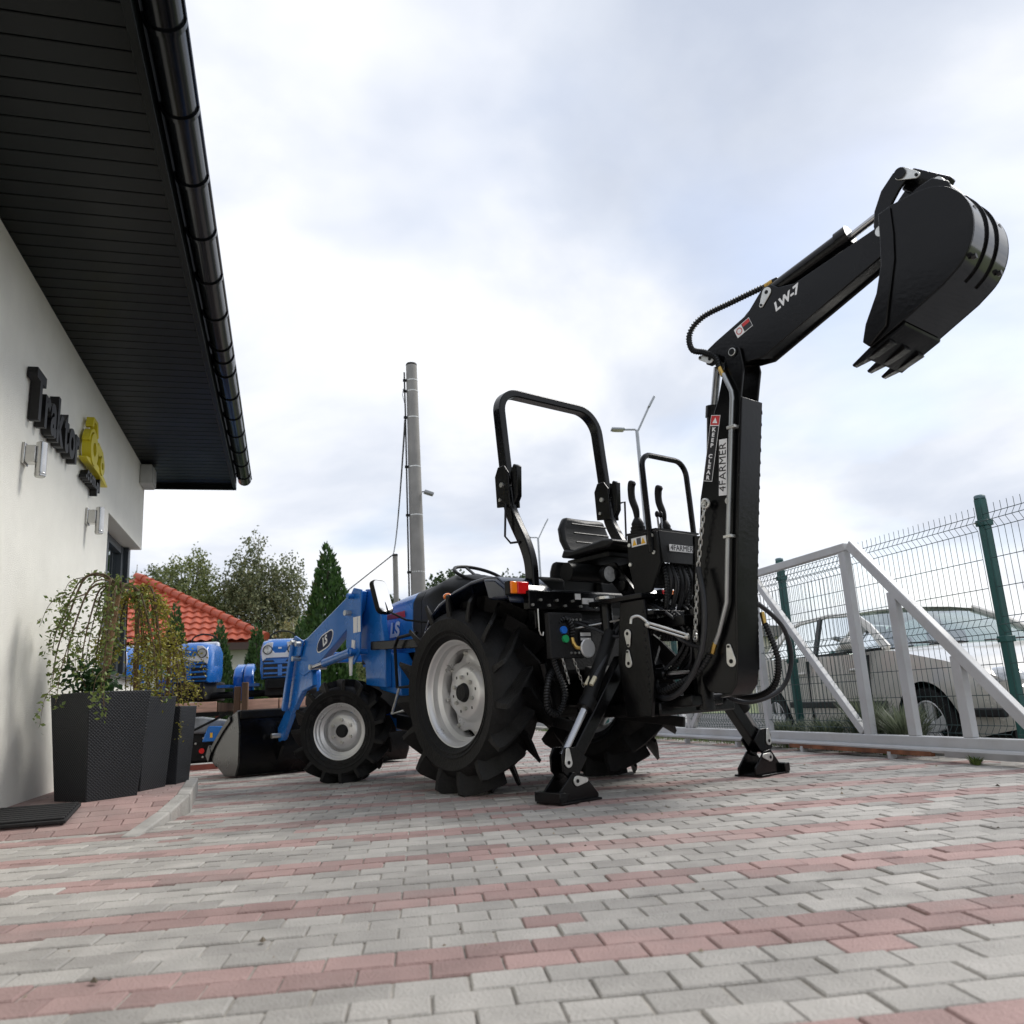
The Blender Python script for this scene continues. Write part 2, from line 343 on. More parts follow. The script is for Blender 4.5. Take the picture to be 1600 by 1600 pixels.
y = -2.6
while y < Yf - .01:                                           # soffit planks, each a strip with a recessed joint
    y1 = min(y + .125, Yf - .03)
    bbx(MB(), -1.63 if y > 9.43 else -1.497, -.615, y, y1 - .009, 3.222, 3.25).build('soffit_plank', m_soff, bld, bevel=.003, smooth=0, seg=1); y += .125; npl += 1
bbx(MB(), -8, -.62, -6, 10.0, 3.235 + .017, 3.28).build('eaves_deck', m_roofd, bld)
x = -1.66
bbx(MB(), -8, -1.64, 9.43, 10.0, 3.223, 3.25).build('soffit_return', m_soff, bld)
bbx(MB(), -.614, -.575, -6, Yf, 3.175, 3.40).build('fascia', m_soff, bld, bevel=.004)
bbx(MB(), -8, -.576, Yf - .028, Yf + .004, 3.165, 3.385).build('fascia', m_soff, bld, bevel=.004)
r = MB(); r.add([BL(p) for p in ((-.5, -6, 3.39), (-.5, 10.07, 3.39), (-8, 10.07, 5.0), (-8, -6, 5.0), (-.5, -6, 3.42), (-.5, 10.07, 3.42), (-8, 10.07, 5.03), (-8, -6, 5.03))], [(0, 1, 2, 3), (4, 7, 6, 5), (0, 4, 5, 1), (1, 5, 6, 2), (2, 6, 7, 3), (3, 7, 4, 0)]); r.build('roof', m_roofd, bld)
gp = [(math.cos(t) * .078, math.sin(t) * .078) for t in [PI + PI * i / 12 for i in range(13)]]; gp = gp + [(p[0] * .94, p[1] * .94) for p in gp[::-1]]
GX, GZ = -.488, 3.315
gut = MB().prism([(GX + 1.5 + a, GZ + b) for a, b in gp], 'y', -15.4, 10.06 - 9.4).build('gutter', m_gut, bld)
MB().cyl(BL((GX + .078, -6, GZ + .004)), BL((GX + .078, 10.06, GZ + .004)), .011, n=8).build('gutter_bead', m_gut, bld)
MB().prism([(GX + 1.5 + math.cos(t) * .08, GZ + math.sin(t) * .08) for t in [PI + PI * i / 12 for i in range(13)]], 'y', .64, .672).build('gutter_end', m_gut, bld)
bp = [(GX + 1.5 + math.cos(t) * .088, GZ + math.sin(t) * .088) for t in [PI + PI * i / 12 for i in range(13)]]; bp += [(GX + 1.5 + (a - GX - 1.5) * .9, GZ + (b - GZ) * .9) for a, b in bp[::-1]]
br = MB().prism(bp, 'y', 0, .028).mesh('gutter_bracket')
for k in range(15):
    o = obj('gutter_bracket', br, m_gut, bld); o.location = (0, -6.9 + k * .52, 0)
MB().prism(bp, 'y', -3.02, -2.86).build('gutter_joint', m_gut, bld)
# the grey box under the eave at the corner
jb = thing('junction_box', 'small grey plastic box under the eave at wall corner', 'junction box', (-1.5, 9.2, 3.0))
MB().bb(.0, .12, -.12, .16, -.02, .2).build('body', mat('pvc_grey', (.42, .42, .40), .6), jb, bevel=.015)
MB().bb(.12, .13, -.1, .14, .0, .18).build('cover', mat('pvc_grey2', (.36, .36, .345), .55), jb, bevel=.006)
# ------------------------------------------------------------------ sign letters
m_let = mat('letter_black', (.008, .008, .009), .4, 0, .2, 9, spec=.3)
m_yel = mat('emblem_yellow', (.62, .52, .02), .45, 0, .08, 6)
m_ely = m_yel
sign = thing('wall_sign', 'raised black wall lettering with yellow tractor emblem', 'sign', (-1.5, 6.0, 2.33))
adv = 5.15 - 6.0
for ch in 'Traktor':
    me = TEXTS['sign_' + ch]; xs = [v.co.x for v in me.vertices]; ys = [v.co.y for v in me.vertices]
    o = obj('letter', me.copy(), m_let, sign); wd = (max(xs) - min(xs))
    base = {'T': 0}.get(ch, 0)
    sc = .85
    place(o, (.034, adv - min(xs) * sc, -min(ys) * 1.13), (0, 1, 0), (0, 0, 1)); o.scale = (sc, 1.13, 1); adv += wd * sc + .012
adv = 6.50 - 6.0
for ch in '.com.pl':
    me = TEXTS['small_' + ch]; xs = [v.co.x for v in me.vertices]; ys = [v.co.y for v in me.vertices]
    dz = -.045 if ch == 'p' else 0
    o = obj('letter', me.copy(), m_let, sign); place(o, (.034, adv - min(xs), -.005 - min(ys) + dz), (0, 1, 0), (0, 0, 1)); adv += max(xs) - min(xs) + .012
def em(poly, a=.02, b=.075): MB().prism([(p[0] - 5.95, p[1] - 2.33) for p in poly], 'x', a, b).build('emblem_piece', m_yel, sign, bevel=.004)
def ring(cy, cz, r0, r1, n=20):
    t = MB()
    t.lathe([(r0, .02), (r1, .02), (r1, .085), (r0, .085), (r0, .02)], n, (0, cy - 5.95, cz - 2.33), 'x'); t.build('emblem_wheel', m_yel, sign)
ring(6.56, 2.575, .055, .125); ring(6.86, 2.53, .03, .075)
arc = [(6.57 + math.cos(t) * .155, 2.585 + math.sin(t) * .155) for t in [R(170 - i * 11) for i in range(14)]]; em(arc + [(6.57 + (a - 6.57) * .82, 2.585 + (b - 2.585) * .82) for a, b in arc[::-1]])
em([(6.50, 2.745), (6.53, 2.83), (6.67, 2.83), (6.72, 2.72), (6.69, 2.70), (6.645, 2.80), (6.56, 2.80), (6.54, 2.745)])
em([(6.70, 2.62), (6.74, 2.69), (6.90, 2.66), (6.96, 2.60), (6.86, 2.62), (6.78, 2.585)])
sw = [(6.35 + .78 * i / 12, 2.465 + .055 * math.sin(PI * (i / 12)) - .03 * (i / 12)) for i in range(13)]; em(sw + [(a, b - .008 - .05 * math.sin(PI * (i / 12)) ** .6) for i, (a, b) in list(enumerate(sw))[::-1]])
# ------------------------------------------------------------------ wall lamps
def wall_lamp(y, label):
    t = thing('wall_lamp', label, 'wall lamp', (-1.5, y, 2.05), group='steel wall lamps')
    MB().bb(0, .018, -.045, .045, -.01, .12).build('back_plate', m_steel, t, bevel=.004); MB().bb(.018, .072, -.036, .036, .0, .105).build('bracket', m_steel, t, bevel=.003)
    b_ = MB().lathe([(.0, -.08), (.028, -.08), (.030, -.078), (.030, .128), (.028, .13), (.0, .13)], 28, (.095, 0, 0), 'z').build('lamp_tube', m_steel, t)
    MB().cyl((.095, 0, -.083), (.095, 0, -.079), .026, n=20).build('lens', mat('lamp_lens', (.55, .55, .5), .2), b_)
    MB().lathe([(.0305, -.068), (.0315, -.066), (.0315, -.06), (.0305, -.058)], 28, (.095, 0, 0), 'z').build('ring', m_steel, b_)
wall_lamp(5.22, 'steel tube wall lamp below the black letters of sign'); wall_lamp(6.86, 'steel tube wall lamp beside the corner window')
# ------------------------------------------------------------------ door mat
m_rub = mat('mat_rubber', (.012, .012, .013), .8, 0, .3, 30, .5, 80)
dm = thing('door_mat', 'black ribbed door mat on ramp by white wall', 'door mat', (-1.30, 5.06, .064))
dm.rotation_euler = (R(8.8), 0, 0)
MB().box((0, 0, .012), (.44, .34, .018)).build('backing', m_rub, dm, bevel=.004)
rb = MB().box((0, 0, .026), (.42, .028, .012)).mesh('rib')
for k in range(8):
    o = obj('rib', rb, m_rub, dm, bevel=.004); o.location = (0, -.14 + k * .04, 0)
# ------------------------------------------------------------------ planters and weeping trees
def weave(name, c):
    m = mat(name, c, .5, 0, .1, 4, spec=.4); t = m.node_tree; n = t.nodes; l = t.links; b = n['Principled BSDF']
    tcn = n.new('ShaderNodeTexCoord'); mp = n.new('ShaderNodeMapping'); mp.inputs['Scale'].default_value = (55, 55, 60); l.new(tcn.outputs['Object'], mp.inputs[0])
    wv = n.new('ShaderNodeTexWave'); wv.wave_type = 'BANDS'; wv.bands_direction = 'DIAGONAL'; wv.inputs['Scale'].default_value = .55; wv.inputs['Distortion'].default_value = .4; l.new(mp.outputs[0], wv.inputs['Vector'])
    mp2 = n.new('ShaderNodeMapping'); mp2.inputs['Scale'].default_value = (-55, -55, 60); l.new(tcn.outputs['Object'], mp2.inputs[0])
    w2 = n.new('ShaderNodeTexWave'); w2.wave_type = 'BANDS'; w2.bands_direction = 'DIAGONAL'; w2.inputs['Scale'].default_value = .55; l.new(mp2.outputs[0], w2.inputs['Vector'])
    ad = n.new('ShaderNodeMath'); ad.operation = 'MAXIMUM'; l.new(wv.outputs['Fac'], ad.inputs[0]); l.new(w2.outputs['Fac'], ad.inputs[1])
    bn = n.new('ShaderNodeBump'); bn.inputs['Strength'].default_value = .9; bn.inputs['Distance'].default_value = .004; l.new(ad.outputs[0], bn.inputs['Height']); l.new(bn.outputs[0], b.inputs['Normal']); return m
m_pl = weave('planter_weave', (.011, .013, .016)); m_soil = mat('soil', (.05, .035, .025), .95, 0, .3, 30, .8, 60)
m_stk = mat('sticker_grey', (.45, .45, .44), .6)
def planter(label, x, y, z, s, h, rz, sticker=None):
    t = thing('planter', label, 'planter', (x, y, z), rz, 'dark woven planters'); a = s / 2; b_ = s * .80 / 2
    def sq(k, zz): return [(-k, -k, zz), (k, -k, zz), (k, k, zz), (-k, k, zz)]
    MB().loft([sq(b_, 0), sq(a, h), sq(a - .018, h), sq(a - .03, h - .06)], caps=False).add(sq(b_, .002), [(0, 1, 2, 3)]).build('pot', m_pl, t, bevel=.006)
    MB().add(sq(a - .028, h - .05), [(0, 1, 2, 3)]).build('soil', m_soil, t)
    if sticker:
        MB().box((sticker, -b_ - .018, .05), (.034, .004, .036)).build('sticker', m_stk, t)
    return t
planter('tall dark woven planter nearest to the white wall', -1.07, 5.55, .102, .40, .61, R(-47))
planter('middle dark woven planter between its taller and shorter neighbours', -.955, 6.0, .102, .38, .58, R(-22), .1)
planter('smallest dark woven planter at the ramp corner', -.80, 6.36, .102, .31, .515, R(-14), -.05)
m_bark = mat('thin_bark', (.16, .095, .045), .85, 0, .3, 40, .5, 90)
m_twig = mat('twig_bark', (.10, .065, .035), .85, 0, .3, 40)
m_lf1 = leafmat('leaf_fresh', (.07, .115, .02), (.20, .25, .06)); m_lf2 = leafmat('leaf_yellowing', (.16, .16, .02), (.40, .35, .05))
m_ivy = leafmat('leaf_dark', (.015, .05, .012), (.04, .10, .03))
def leaf_quad(mb, p, sz, rnd, flat=.5):
    d = Vector((rnd.uniform(-1, 1), rnd.uniform(-1, 1), rnd.uniform(-1, .4))).normalized(); s = d.cross(Vector((rnd.uniform(-1, 1), rnd.uniform(-1, 1), rnd.uniform(-1, 1)))).normalized()
    a = p + d * sz * .5 + s * sz * .26; b = p + d * sz; c = p + d * sz * .5 - s * sz * .26
    mb.add([p, a, b, c], [(0, 1, 2, 3)])
def weeping(label, x, y, z, h, rad, drop, nb, seed, lm, lean=.03, dens=1., ang=(0, 360), lsz=.03):
    rn = random.Random(seed); t = thing('weeping_tree', label, 'tree', (x, y, z), group='weeping trees in planters')
    tp = [(0, 0, 0), (lean * .3, 0, h * .35), (lean * .6, .004, h * .7), (lean, 0, h)]
    MB().tube(spl(tp, 5), [.017 - .004 * i / 15 for i in range(16)], 8).build('trunk', m_bark, t)
    br = MB(); lv = MB(); top = Vector((lean, 0, h))
    for i in range(nb):
        a = R(ang[0] + (ang[1] - ang[0]) * (i + rn.uniform(-.3, .3)) / nb); rr = rad * rn.uniform(.45, 1.1); dr = drop * rn.uniform(.55, 1.05); hh = rn.uniform(.02, .09)
        d = Vector((math.cos(a), math.sin(a), 0)); sd = Vector((-d.y, d.x, 0)) * rn.uniform(-.1, .1)
        pts = [top + Vector((0, 0, -.02)), top + d * rr * .3 + Vector((0, 0, hh)), top + d * rr * .68 + sd * .5 + Vector((0, 0, hh - .03)), top + d * rr * .92 + sd + Vector((0, 0, -dr * .35)), top + d * rr * 1.05 + sd * 1.4 + Vector((0, 0, -dr * .7)), top + d * rr * 1.08 + sd * 1.6 + Vector((0, 0, -dr))]
        S = spl(pts, 7); r0 = rn.uniform(.005, .009); br.tube(S, [r0 * (1 - .8 * k / len(S)) + .0008 for k in range(len(S))], 5)
        for k in range(int(60 * dens)):
            q = S[min(len(S) - 1, int(len(S) * rn.random() ** .75))]; leaf_quad(lv, q + Vector((rn.gauss(0, .02), rn.gauss(0, .02), rn.gauss(0, .02))), lsz * rn.uniform(.6, 1.2), rn)
        for kk in range(3):                                   # side twigs
            q = S[rn.randint(len(S) // 3, len(S) - 4)]; e = q + Vector((d.x * rn.uniform(.02, .14) + rn.uniform(-.06, .06), d.y * .08 + rn.uniform(-.08, .08), -rn.uniform(.12, .34) * drop))
            m_ = (q + e) / 2 + Vector((d.x * .03, d.y * .03, .04)); T = spl([q, m_, e], 5); br.tube(T, [.0028 * (1 - .7 * k / len(T)) for k in range(len(T))], 4)
            for k in range(int(26 * dens)): leaf_quad(lv, T[rn.randint(2, len(T) - 1)] + Vector((rn.gauss(0, .018), rn.gauss(0, .018), rn.gauss(0, .02))), lsz * rn.uniform(.6, 1.2), rn)
    br.build('branches', m_twig, t); tag(lv.build('foliage', lm, t, smooth=0, fix=False), kind='stuff'); return t
weeping('weeping tree with sparse green leaves in the tallest planter', -1.06, 5.55, .66, .67, .34, .70, 12, 4, m_lf1, .06, 1.0, (60, 300), .034)
weeping('yellowing weeping tree in the middle planter', -.95, 6.0, .62, .70, .20, .78, 20, 9, m_lf2, -.02, 1.6, (-110, 200), .028)
weeping('short yellowing weeping tree in the smallest planter', -.80, 6.36, .56, .46, .12, .55, 12, 21, m_lf2, .0, 1.2, (-150, 150), .024)
iv = thing('ivy_plant', 'dark green ivy at the foot of the sparse weeping tree', 'plant', (-1.12, 5.52, .66)); rn = random.Random(5); lv = MB(); st = MB()
for k in range(14):
    a = rn.uniform(0, 6.28); e = Vector((math.cos(a) * rn.uniform(.04, .17), math.sin(a) * rn.uniform(.04, .15), rn.uniform(.05, .22))); T = spl([(0, 0, 0), e * .5 + Vector((0, 0, .04)), e], 5); st.tube(T, .002, 4)
    for q in T[2:]:
        for j in range(4): leaf_quad(lv, q + Vector((rn.gauss(0, .02), rn.gauss(0, .02), rn.gauss(0, .02))), rn.uniform(.03, .055), rn)
st.build('stems', m_twig, iv); tag(lv.build('foliage', m_ivy, iv, smooth=0, fix=False), kind='stuff')
# ------------------------------------------------------------------ the blue tractor with front loader
m_blk = mat('machine_black', (.0024, .0024, .0028), .22, 0, .3, 4, .06, 50, spec=.26, dirt=(.010, .010, .010), dirtamt=.7, rr=.16)
m_sat = mat('satin_black', (.0045, .0048, .005), .43, 0, .3, 5, .1, 90, spec=.2, dirt=(.014, .014, .014), dirtamt=.6, rr=.15)
m_cast = mat('cast_black', (.0045, .0045, .005), .7, 0, .3, 12, .4, 70)
m_blue = mat('tractor_blue', (.010, .14, .48), .26, 0, .07, 4, coat=.35, spec=.5)
m_navy = mat('fender_navy', (.010, .016, .034), .22, 0, .1, 4, coat=.4)
m_tyre = mat('tyre_rubber', (.0065, .0065, .007), .58, 0, .35, 9, .35, 70, spec=.24, dirt=(.035, .034, .032), dirtamt=.55, rr=.16)
m_rim = mat('rim_silver', (.66, .66, .66), .30, .5, .05, 8)
m_zinc = mat('zinc_plate', (.60, .60, .57), .34, .85, .12, 25, dirt=(.25, .24, .2), dirtamt=.3)
m_chrome = mat('chrome_rod', (.40, .40, .41), .2, 1, .03, 9)
m_brass = mat('brass_fitting', (.50, .33, .10), .35, 1, .1, 30)
m_hose = mat('hydraulic_hose', (.014, .015, .018), .42, 0, .2, 20, spec=.5)
m_wht = mat('decal_white', (.78, .78, .78), .45, 0, .03, 5)
m_dk = mat('decal_black', (.008, .008, .010), .4)
m_decr = mat('decal_red', (.50, .03, .03), .45)
m_yelw = mat('decal_yellow', (.75, .42, .02), .45)
m_amber = mat('lens_amber', (.85, .20, .01), .15, 0, .1, 20, coat=.5)
m_lred = mat('lens_red', (.60, .01, .01), .15, 0, .1, 20, coat=.5)
m_vinyl = mat('seat_vinyl', (.007, .007, .0075), .4, 0, .15, 10, .2, 160, spec=.25)
m_mirror = mat('mirror_glass', (.9, .9, .9), .03, 1, 0, 3)
m_lampg = mat('lamp_glass', (.55, .56, .56), .12, .3, .2, 60, coat=.6)
TH = R(23.35)
T = thing('tractor', 'blue compact tractor with front loader parked on the paving', 'tractor', (1.618309, 5.272516, 0), R(90) + TH)
def lug_mesh(Rt, rb, hw, n_, dphi, wtop):
    """one tread bar from the crown to the shoulder"""
    st = [(-.08 * hw, .10 * dphi, Rt, 1.0), (.30 * hw, -.28 * dphi, Rt, 1.), (.68 * hw, -.68 * dphi, Rt * .997, 1.05), (.98 * hw, -.95 * dphi, Rt * .992, 1.1), (1.10 * hw, -1.04 * dphi, Rt * .972, 1.15), (1.09 * hw, -1.06 * dphi, Rt * .86, 1.45)]
    vs = []
    for yy, ph, rt, k in st:
        rbb = rb - .014 - (.04 if yy > .9 * hw else 0) - (.05 if rt < Rt * .9 else 0); yb = yy * (.86 if yy > .9 * hw else 1)
        a = wtop / Rt * k
        for r_, w_, y_ in ((rbb, a * 2.3, yb), (rt, a, yy)):
            for sg in (-1, 1):
                p = ph + sg * w_; vs.append((-r_ * math.cos(p), y_, r_ * math.sin(p)))
    fs = []
    for i in range(len(st) - 1):
        o = i * 4; fs += [(o, o + 4, o + 6, o + 2), (o + 2, o + 6, o + 7, o + 3), (o + 3, o + 7, o + 5, o + 1), (o + 1, o + 5, o + 4, o)]
    e = (len(st) - 1) * 4; fs += [(0, 2, 3, 1), (e, e + 1, e + 3, e + 2)]
    return vs, fs
def make_wheel(parent, side, pos, Rt, rb, hw, rimr, nl, dphi, wtop, name, rot=0., rear=True):
    g = group_part(name, parent, pos, (0, 0, rot)); S = side
    pr = [(rimr - .015, -hw * .72), (rimr + .01, -hw * .86), (rimr + .022, -hw * .92), (rimr + .024, -hw * .96), (rimr + .030, -hw * .965), (rimr + .032, -hw * .94), (rimr + .05, -hw * 1.0), (rimr + .052, -hw * 1.03), (rimr + .057, -hw * 1.03), (rimr + .059, -hw * 1.01), ((rimr + rb) / 2 + .03, -hw * 1.07), (rb - .05, -hw * 1.0), (rb - .02, -hw * .84), (rb, -hw * .45), (rb + .004, 0)]
    pr = pr + [(a, -b) for a, b in pr[:-1][::-1]]
    MB().lathe(pr, 56).build('tyre', m_tyre, g, smooth=50)
    vs, fs = lug_mesh(Rt, rb, hw, 0, dphi, wtop)
    for sd in (1, -1):
        me = MB().add([(v[0], v[1] * sd, v[2]) for v in vs], fs).mesh('tread_lug', 28)
        for k in range(nl):
            o = obj('tread_lug', me, m_tyre, g); o.rotation_euler = (0, 2 * PI * (k + (.5 if sd < 0 else 0)) / nl, 0)
    f = hw * .74 * S
    rim = MB().lathe([(rimr + .012, f * 1.02), (rimr + .004, f * 1.06), (rimr - .008, f * 1.04), (rimr - .018, f * .95), (rimr - .022, f * .82), (rimr - .034, f * .74), (rimr - .036, f * .45), (rimr - .06, f * .3), (rimr - .062, -f * .4), (rimr - .02, -f * .9), (rimr + .01, -f)], 56).build('rim', m_rim, g, smooth=40)
    if rear:
        def rf(t, r): return 1 + (.085 * math.cos(8 * t) if r > .2 else 0)
        MB().lathe([(.0, .055 * S), (.05, .055 * S), (.145, .05 * S), (.158, .043 * S), (.17, .015 * S), (.185, .0), (.215, -.004 * S), (.24, -.012 * S), (.252, -.02 * S), (.24, -.032 * S), (.18, -.02 * S), (.15, .03 * S)], 64, rfun=rf).build('wheel_disc', m_rim, g, smooth=40)
        for k in range(8):
            a = 2 * PI * k / 8; c, s_ = math.cos(a) * .245, math.sin(a) * .245; MB().cyl((c, -.02 * S, s_), (c, .012 * S, s_), .012, n=6).build('bolt', m_zinc, g)
        hb, br_, bn, yb = .052, .095, 6, .05
    else:
        MB().lathe([(.0, .03 * S), (.06, .03 * S), (.115, .026 * S), (.13, .015 * S), (.145, -.02 * S), (.16, -.03 * S), (.175, -.028 * S)], 48).build('wheel_disc', m_rim, g, smooth=40)
        hb, br_, bn, yb = .043, .082, 6, .026
    MB().lathe([(hb + .008, yb * S), (hb + .004, (yb + .012) * S), (hb, (yb + .016) * S), (hb * .92, (yb + .03) * S), (.0, (yb + .032) * S)], 28).build('hub', m_cast, g)
    for k in range(bn):
        a = 2 * PI * (k + .5) / bn; c, s_ = math.cos(a) * br_, math.sin(a) * br_; MB().cyl((c, yb * S, s_), (c, (yb + .02) * S, s_), .013, n=6).build('wheel_nut', m_zinc, g)
    if rear:
        for k in range(6):
            a = 2 * PI * k / 6; c, s_ = math.cos(a) * .118, math.sin(a) * .118; MB().box((c, (yb + .0005) * S, s_), (.012, .004, .016)).build('slot', m_dk, g)
    return g
RZ = .588
make_wheel(T, 1, (0, .56, RZ), .602, .510, .162, .325, 15, .31, .0115, 'rear_wheel').rotation_euler = (0, R(9), 0)
make_wheel(T, -1, (0, -.56, RZ), .602, .510, .162, .325, 15, .31, .0115, 'rear_wheel').rotation_euler = (0, R(-4), 0)
make_wheel(T, 1, (1.66, .575, .372), .387, .332, .105, .215, 15, .25, .0095, 'front_wheel', R(38), False)
make_wheel(T, -1, (1.66, -.575, .372), .387, .332, .105, .215, 15, .25, .0095, 'front_wheel', R(36), False)
# chassis
MB().prism([(-.34, .42), (-.34, .98), (.2, 1.0), (.95, .86), (.95, .42), (.3, .36)], 'y', -.17, .17).build('transmission', m_cast, T, bevel=.03)
MB().cyl((0, -.42, RZ), (0, .42, RZ), .10, n=20).build('rear_axle', m_cast, T)
MB().bb(.95, 1.95, -.2, .2, .44, .95).build('engine_block', m_cast, T, bevel=.03)
MB().bar((1.66, -.46, .42), (1.66, .46, .42), .16, .15).build('front_axle', m_blue, T, bevel=.03)
for s_ in (-1, 1): MB().cyl((1.66, s_ * .46, .30), (1.66, s_ * .46, .55), .075, n=16).build('steering_knuckle', m_blue, T)
MB().bar((.5, .14, .30), (1.5, .14, .42), .14, .12).build('side_rail', m_sat, T, bevel=.01); MB().bar((.5, -.14, .30), (1.5, -.14, .42), .14, .12).build('side_rail', m_sat, T, bevel=.01)
MB().prism([(.66, .28), (.92, .25), (.98, .42), (.9, .55), (.72, .55)], 'y', .22, .34).build('tank_bracket', m_blue, T, bevel=.02)
MB().tube(spl([(.72, .4, .36), (.74, .42, .27), (.7, .44, .18)], 5), .018, 8).build('pedal_link', m_blue, T)
MB().bb(-.05, .95, -.33, .33, .66, .70).build('footplate', m_sat, T, bevel=.01)
# hood
def hsec(x, w_, z0, z1, z2): return [(x, -w_ * .94, z0), (x, -w_, (z0 + z1) / 2), (x, -w_ * .97, z1 - .05), (x, -w_ * .82, z1 + .02), (x, -w_ * .5, z2 - .015), (x, 0, z2), (x, w_ * .5, z2 - .015), (x, w_ * .82, z1 + .02), (x, w_ * .97, z1 - .05), (x, w_, (z0 + z1) / 2), (x, w_ * .94, z0)]
hood = MB().loft([hsec(1.10, .285, .92, 1.33, 1.405), hsec(1.4, .28, .92, 1.315, 1.39), hsec(1.75, .265, .88, 1.28, 1.35), hsec(1.98, .24, .86, 1.21, 1.28), hsec(2.06, .2, .87, 1.12, 1.18)]).build('hood', m_blue, T, bevel=.006, smooth=50)
MB().loft([hsec(.97, .29, .80, 1.335, 1.42), hsec(1.085, .288, .84, 1.335, 1.412)]).build('hood_band', m_sat, T, smooth=50)
MB().loft([hsec(.42, .25, .80, 1.22, 1.34), hsec(.55, .285, .72, 1.34, 1.43), hsec(.72, .295, .72, 1.375, 1.46), hsec(.88, .292, .74, 1.35, 1.435), hsec(.965, .29, .78, 1.335, 1.42)]).build('dash_cowl', m_sat, T, smooth=60)
for s_ in (-1, 1): MB().loft([[(1.2, s_ * .287, 1.24), (1.2, s_ * .289, 1.20), (1.2, s_ * .285, 1.19)], [(1.6, s_ * .2755, 1.235), (1.6, s_ * .278, 1.215), (1.6, s_ * .274, 1.205)]]).build('hood_stripe', m_decr, T)
o = obj('hood_lettering', TEXTS['ls'].copy(), m_wht, T); place(o, (1.37, .284, 1.105), (-1, 0, 0), (0, 0, 1))
MB().bb(1.22, 1.30, .2785, .284, .97, 1.0).build('warning_label', m_yelw, T)
for s_ in (-1, 1): MB().prism([(1.5, .9), (1.92, .88), (1.9, 1.08), (1.56, 1.1)], 'y', s_ * .262, s_ * .272).build('grille_side', m_sat, T)
# steering wheel
sw_ = group_part('steering_wheel', T, (.62, 0, 1.44), (0, R(-28), 0))
MB().tube([(math.cos(a) * .185, math.sin(a) * .185, 0) for a in [2 * PI * i / 28 for i in range(28)]], .013, 8, closed=True).build('wheel_ring', m_sat, sw_)
MB().cyl((0, 0, -.06), (0, 0, .0), .035, n=14).build('wheel_boss', m_sat, sw_)
for k in range(3):
    a = 2 * PI * k / 3; MB().bar((0, 0, -.02), (math.cos(a) * .18, math.sin(a) * .18, 0), .025, .01).build('spoke', m_sat, sw_)
MB().cyl((.66, 0, 1.2), (.62, 0, 1.42), .03, n=12).build('steering_column', m_sat, T)
# fenders
def fender(s_):
    pr = [(.30, .98), (.24, 1.06), (.12, 1.14), (-.06, 1.20), (-.24, 1.235), (-.40, 1.24), (-.50, 1.225), (-.57, 1.17), (-.61, 1.08)]
    pin = [(a * .985 - .002, b - .022) for a, b in pr[::-1]]
    f = MB().prism(pr + pin, 'y', s_ * .37, s_ * .70).build('fender', m_navy, T, bevel=.01, smooth=50)
    MB().prism([(.32, .66), (.30, .97)] + [(a, b - .02) for a, b in pr[1:]] + [(-.58, .95), (-.45, .72)], 'y', s_ * .345, s_ * .368).build('fender_inner_panel', m_sat, T)
    MB().prism([(-.38, 1.228), (-.50, 1.21), (-.585, 1.15), (-.58, 1.085), (-.42, 1.10)], 'y', s_ * .54, s_ * .715).build('lamp_housing', m_navy, f, bevel=.015)
    tl = MB().bb(-.62, -.575, s_ * .57, s_ * .71, 1.105, 1.185).build('tail_light', m_sat, T, bevel=.006)
    MB().bb(-.632, -.619, s_ * .660, s_ * .706, 1.11, 1.18).build('indicator_lens', m_amber, tl, bevel=.006)
    MB().bb(-.632, -.619, s_ * .574, s_ * .658, 1.11, 1.18).build('brake_lens', m_lred, tl, bevel=.006)
    mk = MB().ell((.16, s_ * .6, 1.20), (.035, .025, .022)).build('side_marker', m_amber, T)
fender(1); fender(-1)
# rear platform, mudguard ends and the black housing behind the operator place
MB().bb(-.60, -.36, -.36, .36, .98, 1.15).build('rear_housing', m_sat, T, bevel=.02)
MB().prism([(-.62, .66), (-.42, .62), (-.36, 1.0), (-.60, 1.02)], 'y', -.34, .34).build('hitch_housing', m_cast, T, bevel=.02)
MB().bb(-.655, -.60, -.05, .60, 1.02, 1.13).build('rear_panel', m_blk, T, bevel=.006)
for k in range(9): MB().cyl((-.668, .58 - k * .062, 1.045 + (.03 if k % 2 else 0)), (-.655, .58 - k * .062, 1.045 + (.03 if k % 2 else 0)), .008, n=8).build('bolt_head', m_zinc, T)
MB().bb(-.664, -.656, .10, .19, 1.06, 1.095).build('serial_plate', m_wht, T); MB().bb(-.664, -.656, .205, .245, 1.085, 1.12).build('inspection_label', m_wht, T)
MB().cyl((-.70, .34, 1.24), (-.70, .06, 1.24), .055, n=20).build('air_reservoir', m_sat, T)
wl = MB().lathe([(.0, .03), (.02, .03), (.05, .0), (.056, -.03), (.052, -.045), (.046, -.045)], 24, (0, 0, 0), 'x').build('work_lamp', m_sat, T); wl.location = (-.80, .13, 1.215)
MB().cyl((-.046, 0, 0), (-.036, 0, 0), .046, n=22).build('lamp_glass', m_lampg, wl)
MB().bb(-.48, -.20, .14, .36, 1.14, 1.25).build('side_console', m_sat, T, bevel=.03); MB().bb(-.48, -.20, -.36, -.14, 1.14, 1.25).build('side_console', m_sat, T, bevel=.03)
MB().loft([[(x_, y_, z_) for x_, y_, z_ in ((-.38 + .14 * a, -.21, 1.15 + b), (-.38 + .14 * a, .21, 1.15 + b), (-.43 + .14 * a, .21, 1.15 + b), (-.43 + .14 * a, -.21, 1.15 + b))] for a, b in ((0, 0), (-.1, .14), (-.3, .2))]).build('tractor_seat_back', m_vinyl, T, bevel=.03)
MB().bb(-.36, .08, -.22, .22, 1.08, 1.17).build('tractor_seat', m_vinyl, T, bevel=.03)
